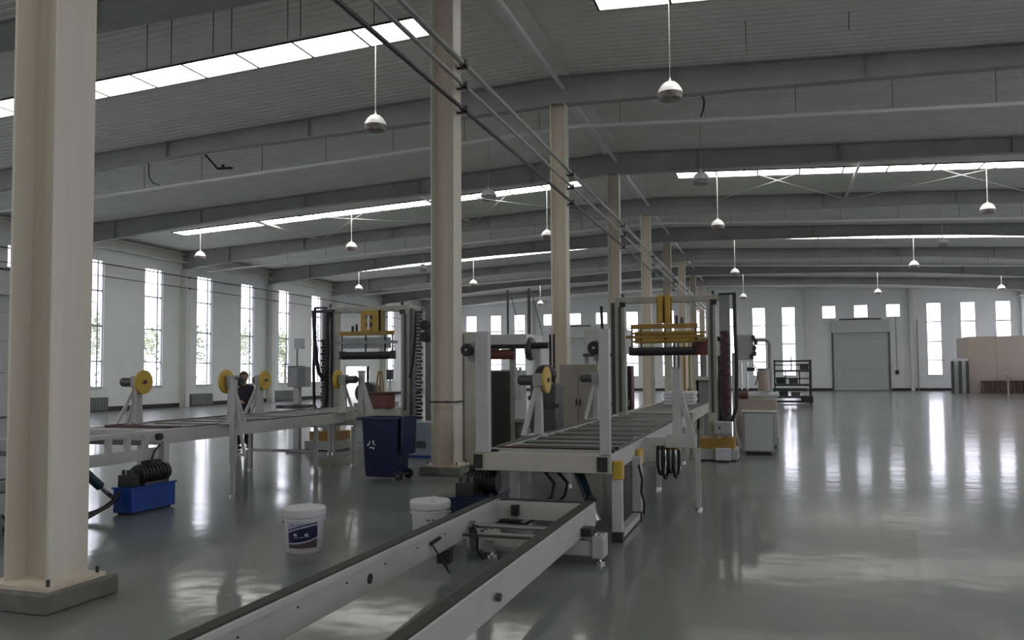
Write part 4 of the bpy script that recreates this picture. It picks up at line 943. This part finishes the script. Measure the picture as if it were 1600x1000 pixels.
def bucket(cx, cy, label, printed, face):
    t = thing('paint_bucket', (cx, cy, 0), label, 'bucket')
    r0, r1, h = .168, .188, .355
    MB().lathe([(.05, 0), (r0-.006, 0), (r0, .008), (r1-.002, h-.05), (r1+.004, h-.048), (r1+.004, h-.02), (r1, h-.018), (r1, h)], (cx, cy, 0), 36).build('body', 'bucket_white', t)
    lid = MB().lathe([(r1+.002, h-.014), (r1+.016, h-.014), (r1+.018, h+.0), (r1+.018, h+.05), (r1+.008, h+.062), (r1-.02, h+.062), (r1-.025, h+.052), (.05, h+.05)], (cx, cy, 0), 36).build('lid', 'bucket_white', t)
    MB().cyl((cx+.02, cy+.05, h+.05), (cx+.02, cy+.05, h+.09), .022, 12).build('spout_cap', 'bucket_white', lid)
    # folded-down wire handle
    ear = [face+math.radians(90), face-math.radians(90)]
    for e in ear: MB().cyl((cx+math.cos(e)*(r1-.005), cy+math.sin(e)*(r1-.005), h-.06), (cx+math.cos(e)*(r1+.018), cy+math.sin(e)*(r1+.018), h-.06), .014, 10).build('handle_ear', 'bucket_white', t)
    back = face+math.pi
    pts = [(cx+math.cos(back+a)*(r1+.025-abs(a)*.006), cy+math.sin(back+a)*(r1+.025-abs(a)*.006), h-.06-.10*math.cos(a)) for a in [math.radians(-90+15*k) for k in range(13)]]
    MB().tube(pts, .004, 6).build('wire_handle', 'chrome', t)
    def patch(name, m, lo, hi, a0, a1, off, n=14, parent=t):
        vs = []; 
        for k in range(n+1):
            u = k/n; a = face+math.radians(a0+(a1-a0)*u)
            for z in (lo(u), hi(u)):
                r = r0+(r1-r0)*z/h+off; vs.append((cx+r*math.cos(a), cy+r*math.sin(a), z))
        return MB().add(vs, [(2*k, 2*k+2, 2*k+3, 2*k+1) for k in range(n)]).build(name, m, parent)
    if printed:
        c = lambda v: (lambda u: v)
        lb = patch('label', 'label_lilac', c(.055), c(.29), -52, 42, .002)
        patch('label_band', 'label_navy', lambda u: .105+.05*u*u, lambda u: .195+.065*math.sin(u*1.6), -52, 42, .0032, parent=lb)
        patch('label_band', 'label_brown', c(.055), lambda u: .09+.05*u*u, -52, 42, .0032, parent=lb)
        patch('label_band', 'label_navy', lambda u: .212+.065*math.sin(u*1.6), lambda u: .222+.068*math.sin(u*1.6), -52, 42, .0032, parent=lb)
        for a in (-27, 6):
            for da, z0, z1, wd in ((-4, .172, .192, 3), (0, .165, .196, 2), (3, .170, .178, 4), (3, .185, .192, 3)): patch('letter_stroke', 'logo_white', c(z0), c(z1), a+da, a+da+wd, .0044, 3, parent=lb)
        patch('letter_stroke', 'label_lilac', lambda u: .150+.012*u, lambda u: .155+.012*u, -30, 16, .0044, parent=lb)
        patch('print_mark', 'label_navy', c(.262), c(.278), -36, -33, .0032, 3, parent=lb)
    else:
        mk = MB()
        for k, (dx, dy, w, l) in enumerate(((.05, -.10, .05, .012), (.08, -.08, .012, .05), (.06, -.06, .06, .012), (.10, -.10, .03, .02), (.12, -.07, .03, .012))):
            mk.box(cx+dx-w/2, cx+dx+w/2, cy+dy-l/2, cy+dy+l/2, h+.050, h+.054)
        mk.build('red_print', 'mark_red', lid, smooth=False)
        patch('print_mark', 'label_brown', lambda u: .235, lambda u: .245+.008*math.sin(9*u), -12, 14, .002, 10)
    return t
bucket(-4.28, 6.90, 'white plastic paint bucket with navy swoosh label alone on the floor', True, math.atan2(-6.9, 4.28))
bucket(-3.28, 7.62, 'white plastic bucket with red print on its lid behind the track', False, math.atan2(-7.9, 3.3))

# rack, enclosure and posts at the far right
t = thing('steel_rack', (1.18, 45.9, 0), 'dark open steel rack standing before the far wall left of the roll-up door', 'rack')
for x in (.26, 2.06):
    for y in (45.45, 46.4): Box('post', 'rack_green', t, x-.04, x+.04, y-.04, y+.04, 0, 2.32)
for z in (.10, .34, .72, .98, 1.72, 2.26):
    Box('shelf_beam', 'rack_green', t, .3, 2.02, 45.42, 45.48, z-.04, z+.04); Box('shelf_beam', 'rack_green', t, .3, 2.02, 46.37, 46.43, z-.04, z+.04)
    for x in (.26, 2.06): Box('side_beam', 'rack_green', t, x-.03, x+.03, 45.49, 46.36, z-.03, z+.03)
for z in (.38, 1.02, 1.76): Box('shelf', 'mid_grey_paint', t, .3, 2.02, 45.49, 46.36, z-.0, z+.03)
for x, z0, z1 in ((.8, 1.02, 1.72), (1.5, 1.02, 1.72), (1.1, 1.72, 2.5)): Box('inner_post', 'rack_green', t, x-.03, x+.03, 45.44, 45.49, z0, z1)
Box('motor_block', 'black_metal', t, 1.55, 2.15, 45.3, 45.42, .06, .42)
for x, z0, z1 in ((.55, 1.05, 1.4), (1.2, 1.05, 1.3), (1.75, 1.76, 2.1), (.7, .41, .66), (1.3, .41, .62)): Box('stored_box', 'rack_green' if x < 1 else 'dark_steel', t, x-.22, x+.22, 45.6, 46.2, z0, z1)
Box('shelf_beam', 'rack_green', t, .3, 2.02, 45.42, 45.48, 1.30, 1.36); Box('shelf_beam', 'rack_green', t, .3, 2.02, 45.42, 45.48, 2.02, 2.08)
t = thing('panel_enclosure', (17.0, 70, 0), 'tall beige panel enclosure at the right edge in front of the far wall', 'enclosure')
for i in range(3): Box('wall_panel', 'panel_beige', t, 14.15+i*1.83, 14.15+i*1.83+1.81, 68.0, 68.1, .0, 4.15, bevel=.01)
Box('side_panel', 'panel_beige', t, 14.15, 14.25, 68.1, 72, 0, 4.15); Box('roof_panel', 'panel_beige', t, 14.15, 19.62, 68.0, 72, 4.15, 4.22)
t = thing('pallet_stack', (17.2, 67.4, 0), 'row of dark slatted pallets leaning at the foot of the beige enclosure', 'pallets')
b0 = Box('slat', 'pallet_dark', t, 14.95, 15.07, 67.80, 67.86, .08, .95)
for i in range(1, 22): child_copy(b0, t, (.205*i, (i % 3)*.03, 0))
for z in (.2, .85): Box('bearer', 'pallet_dark', t, 14.9, 19.5, 67.90, 67.98, z-.06, z+.06)
Box('runner', 'pallet_dark', t, 14.9, 19.5, 67.72, 67.98, 0, .08)
t = thing('steel_bench', (18.2, 67.0, 0), 'pale tube bench before the beige enclosure', 'bench')
Box('top', 'panel_beige', t, 16.4, 19.5, 66.9, 67.3, 1.32, 1.40)
for x in (16.45, 18.0, 19.4): Box('leg', 'panel_beige', t, x-.06, x+.06, 67.0, 67.12, 0, 1.32)
for i, x in enumerate((12.96, 13.46, 13.94)):
    t = thing('dark_post', (x, 67.5, 0), '%s of three dark posts beside the beige enclosure' % ('left', 'middle', 'right')[i], 'post', 'dark posts by the enclosure')
    Box('shaft', 'dark_cabinet', t, x-.09, x+.09, 67.4, 67.6, .02, 2.35); Box('foot_plate', 'dark_cabinet', t, x-.16, x+.16, 67.34, 67.66, 0, .02); Box('cap', 'dark_steel', t, x-.10, x+.10, 67.39, 67.61, 2.35, 2.40)
t = thing('leaning_panels', (13.5, 67.9, 0), 'pale boards standing behind the three dark posts', 'boards')
for i, x in enumerate((13.0, 13.35, 13.72)): Box('board', 'frame_white', t, x, x+.32, 67.75+.06*i, 67.79+.06*i, 0, 2.6)
# low dark radiators under the left windows
for i, (a, b) in enumerate(((37.45, 39.3), (45.2, 48.3), (29.6, 31.6))):
    t = thing('radiator', (XL+.25, (a+b)/2, 0), 'low dark wall radiator under the left windows, %s' % ('behind the worker', 'behind the grey control panel', 'beside the nearest column')[i], 'radiator', 'radiators under the left windows')
    Box('back_plate', 'mid_grey_paint', t, XL+.06, XL+.10, a, b, .06, .68)
    f0 = Box('fin', 'mid_grey_paint', t, XL+.10, XL+.24, a, a+.10, .08, .66)
    for k in range(1, int((b-a)/.13)): child_copy(f0, t, (0, .13*k, 0))
    Box('pipe', 'dark_steel', t, XL+.12, XL+.17, a, b, .0, .06)

# ------------------------------------------------------------------ worker behind the left conveyor
def skin_mesh(name, verts, edges, radii, material, parent=None, org=Vector((0, 0, 0)), sub=2, root=0):
    me = bpy.data.meshes.new(name); me.from_pydata([Vector(v) for v in verts], edges, [])
    me.materials.append(MATS[material]); o = bpy.data.objects.new(name, me); COL.objects.link(o)
    sk = o.modifiers.new('skin', 'SKIN'); sk.use_smooth_shade = True
    for i, r in enumerate(radii):
        d = me.skin_vertices[0].data[i]; d.radius = r if isinstance(r, tuple) else (r, r); d.use_root = (i == root)
    ss = o.modifiers.new('smooth', 'SUBSURF'); ss.levels = sub; ss.render_levels = sub
    ORG[o.name] = org
    if parent is not None: o.parent = parent
    return o
def worker(x, y, rz):
    t = thing('person', (x, y, 0), 'worker in dark work clothes standing behind the left conveyor', 'person')
    t.rotation_euler.z = rz
    V, E, R = [], [], []
    def v(p, r, frm=None):
        V.append(p); R.append(r); i = len(V)-1
        if frm is not None: E.append((frm, i))
        return i
    pel = v((0, 0, .95), (.12, .09)); ch = v((0, -.01, 1.15), (.14, .10), pel); sh = v((0, 0, 1.38), (.15, .10), ch)
    nk = v((0, -.01, 1.49), .058, sh); hd0 = v((0, -.035, 1.56), (.068, .075), nk); hd1 = v((0, -.035, 1.65), (.078, .095), hd0); v((0, -.03, 1.73), (.06, .075), hd1)
    nose = v((0, -.135, 1.625), .014, hd1)
    for s in (-1, 1):
        v((s*.085, -.02, 1.635), (.012, .02), hd1)
        so = v((s*.17, 0, 1.40), .065, sh); el = v((s*.24, -.02, 1.13), .047, so); wr = v((s*.17, -.24, 1.10), .033, el); pa = v((s*.15, -.32, 1.09), (.040, .018), wr)
        for k, (dx, l) in enumerate(((-.03, .075), (-.01, .09), (.01, .085), (.03, .065))):
            f1 = v((s*.15+dx, -.36, 1.085), .0095, pa); f2 = v((s*.15+dx, -.36-l*.5, 1.07), .009, f1); v((s*.15+dx, -.36-l*.8, 1.045), .008, f2)
        t1 = v((s*.15-s*.05, -.31, 1.08), .011, pa); v((s*.15-s*.065, -.345, 1.065), .009, t1)
        hp = v((s*.09, 0, .86), .075, pel); kn = v((s*.10, -.02, .50), .048, hp); an = v((s*.11, .02, .09), .042, kn); v((s*.12, -.13, .035), (.045, .032), an)
    skin_mesh('body', V, E, R, 'skin', t)
    V, E, R = [], [], []
    pel = v((0, 0, .80), (.185, .145)); ch = v((0, -.01, 1.15), (.17, .125), pel); sh = v((0, 0, 1.40), (.17, .12), ch); v((0, 0, 1.475), .075, sh)
    for s in (-1, 1):
        so = v((s*.18, 0, 1.40), .082, sh); el = v((s*.25, -.02, 1.13), .062, so); v((s*.175, -.22, 1.10), .048, el)
    skin_mesh('jacket', V, E, R, 'workwear', t)
    V, E, R = [], [], []
    pel = v((0, 0, .98), (.17, .13))
    for s in (-1, 1):
        hp = v((s*.09, 0, .84), .125, pel); kn = v((s*.10, -.02, .50), .09, hp); v((s*.11, .01, .09), .075, kn)
    skin_mesh('trousers', V, E, R, 'trousers', t)
    hair = bmesh.new(); bmesh.ops.create_uvsphere(hair, u_segments=20, v_segments=14, radius=1)
    for w in list(hair.verts):
        if w.co.z < -.45 or (w.co.y < -.55 and w.co.z < .35): hair.verts.remove(w)
    me = bpy.data.meshes.new('hair'); hair.to_mesh(me); hair.free(); me.materials.append(MATS['hair']); me.shade_smooth()
    for w in me.vertices: w.co = Vector((w.co.x*.098, w.co.y*.118-.03, w.co.z*.105+1.675))
    o = bpy.data.objects.new('hair', me); COL.objects.link(o); o.parent = t
    so_ = o.modifiers.new('thick', 'SOLIDIFY'); so_.thickness = .012
    for s in (-1, 1):
        V2 = [(s*.11, .04, .05), (s*.115, -.05, .05), (s*.12, -.16, .042)]
        skin_mesh('shoe', V2, [(0, 1), (1, 2)], [(.05, .045), (.052, .045), (.048, .036)], 'shoe_black', t)
    for s in (-1, 1):
        e = bmesh.new(); bmesh.ops.create_uvsphere(e, u_segments=8, v_segments=6, radius=.012); me = bpy.data.meshes.new('eye'); e.to_mesh(me); e.free(); me.materials.append(MATS['hair'])
        o = bpy.data.objects.new('eye', me); COL.objects.link(o); o.parent = t; o.location = (s*.032, -.118, 1.645)
worker(-11.50, 15.95, math.radians(55))

# ------------------------------------------------------------------ trees outside the left wall
def tree(x, y, h, seed, src=None, label=''):
    rnd = random.Random(seed)
    t = thing('tree', (x, y, -.25), label, 'tree', 'trees outside the left windows')
    if src is None:
        MB().cyl((x, y, -.25), (x+.1, y, h*.55), .16, 10, .08).build('trunk', 'bark', t)
        vs, fs = [], []
        for b in range(26):
            c = Vector((rnd.gauss(0, .9), rnd.gauss(0, .9), h*.62+rnd.gauss(0, h*.17)))
            for k in range(46):
                p = c + Vector((rnd.gauss(0, .42), rnd.gauss(0, .42), rnd.gauss(0, .36))); a = rnd.random()*6.28; q = Vector((math.cos(a), math.sin(a), rnd.uniform(-.6, .6)))*.16
                w = q.cross(Vector((rnd.gauss(0, 1), rnd.gauss(0, 1), rnd.gauss(0, 1)))).normalized()*.09
                n = len(vs); P = Vector((x, y, 0))+p; vs += [P-q, P+w, P+q, P-w]; fs.append((n, n+1, n+2, n+3))
        MB().add(vs, fs).build('foliage', 'leaf', t, smooth=False, kind='stuff')
    else:
        for ch in [o for o in bpy.data.objects if o.parent == src]:
            c = ch.copy(); COL.objects.link(c); c.parent = t
        t.rotation_euler.z = seed*1.3; t.scale = (1, 1, h/6.0)
    return t
tr0 = tree(-36.5, 38.6, 6.0, 1, label='leafy tree outside the left windows, nearest to the first column')
for i, (x, y, h) in enumerate(((-37.5, 45.0, 5.6), (-36.8, 52.5, 6.6), (-38.2, 58.6, 5.8), (-36.9, 65.5, 6.4), (-37.5, 73.0, 6.0))):
    tree(x, y, h, i+2, tr0, 'leafy tree outside the left windows, %s from the first column' % ORD[i+1])
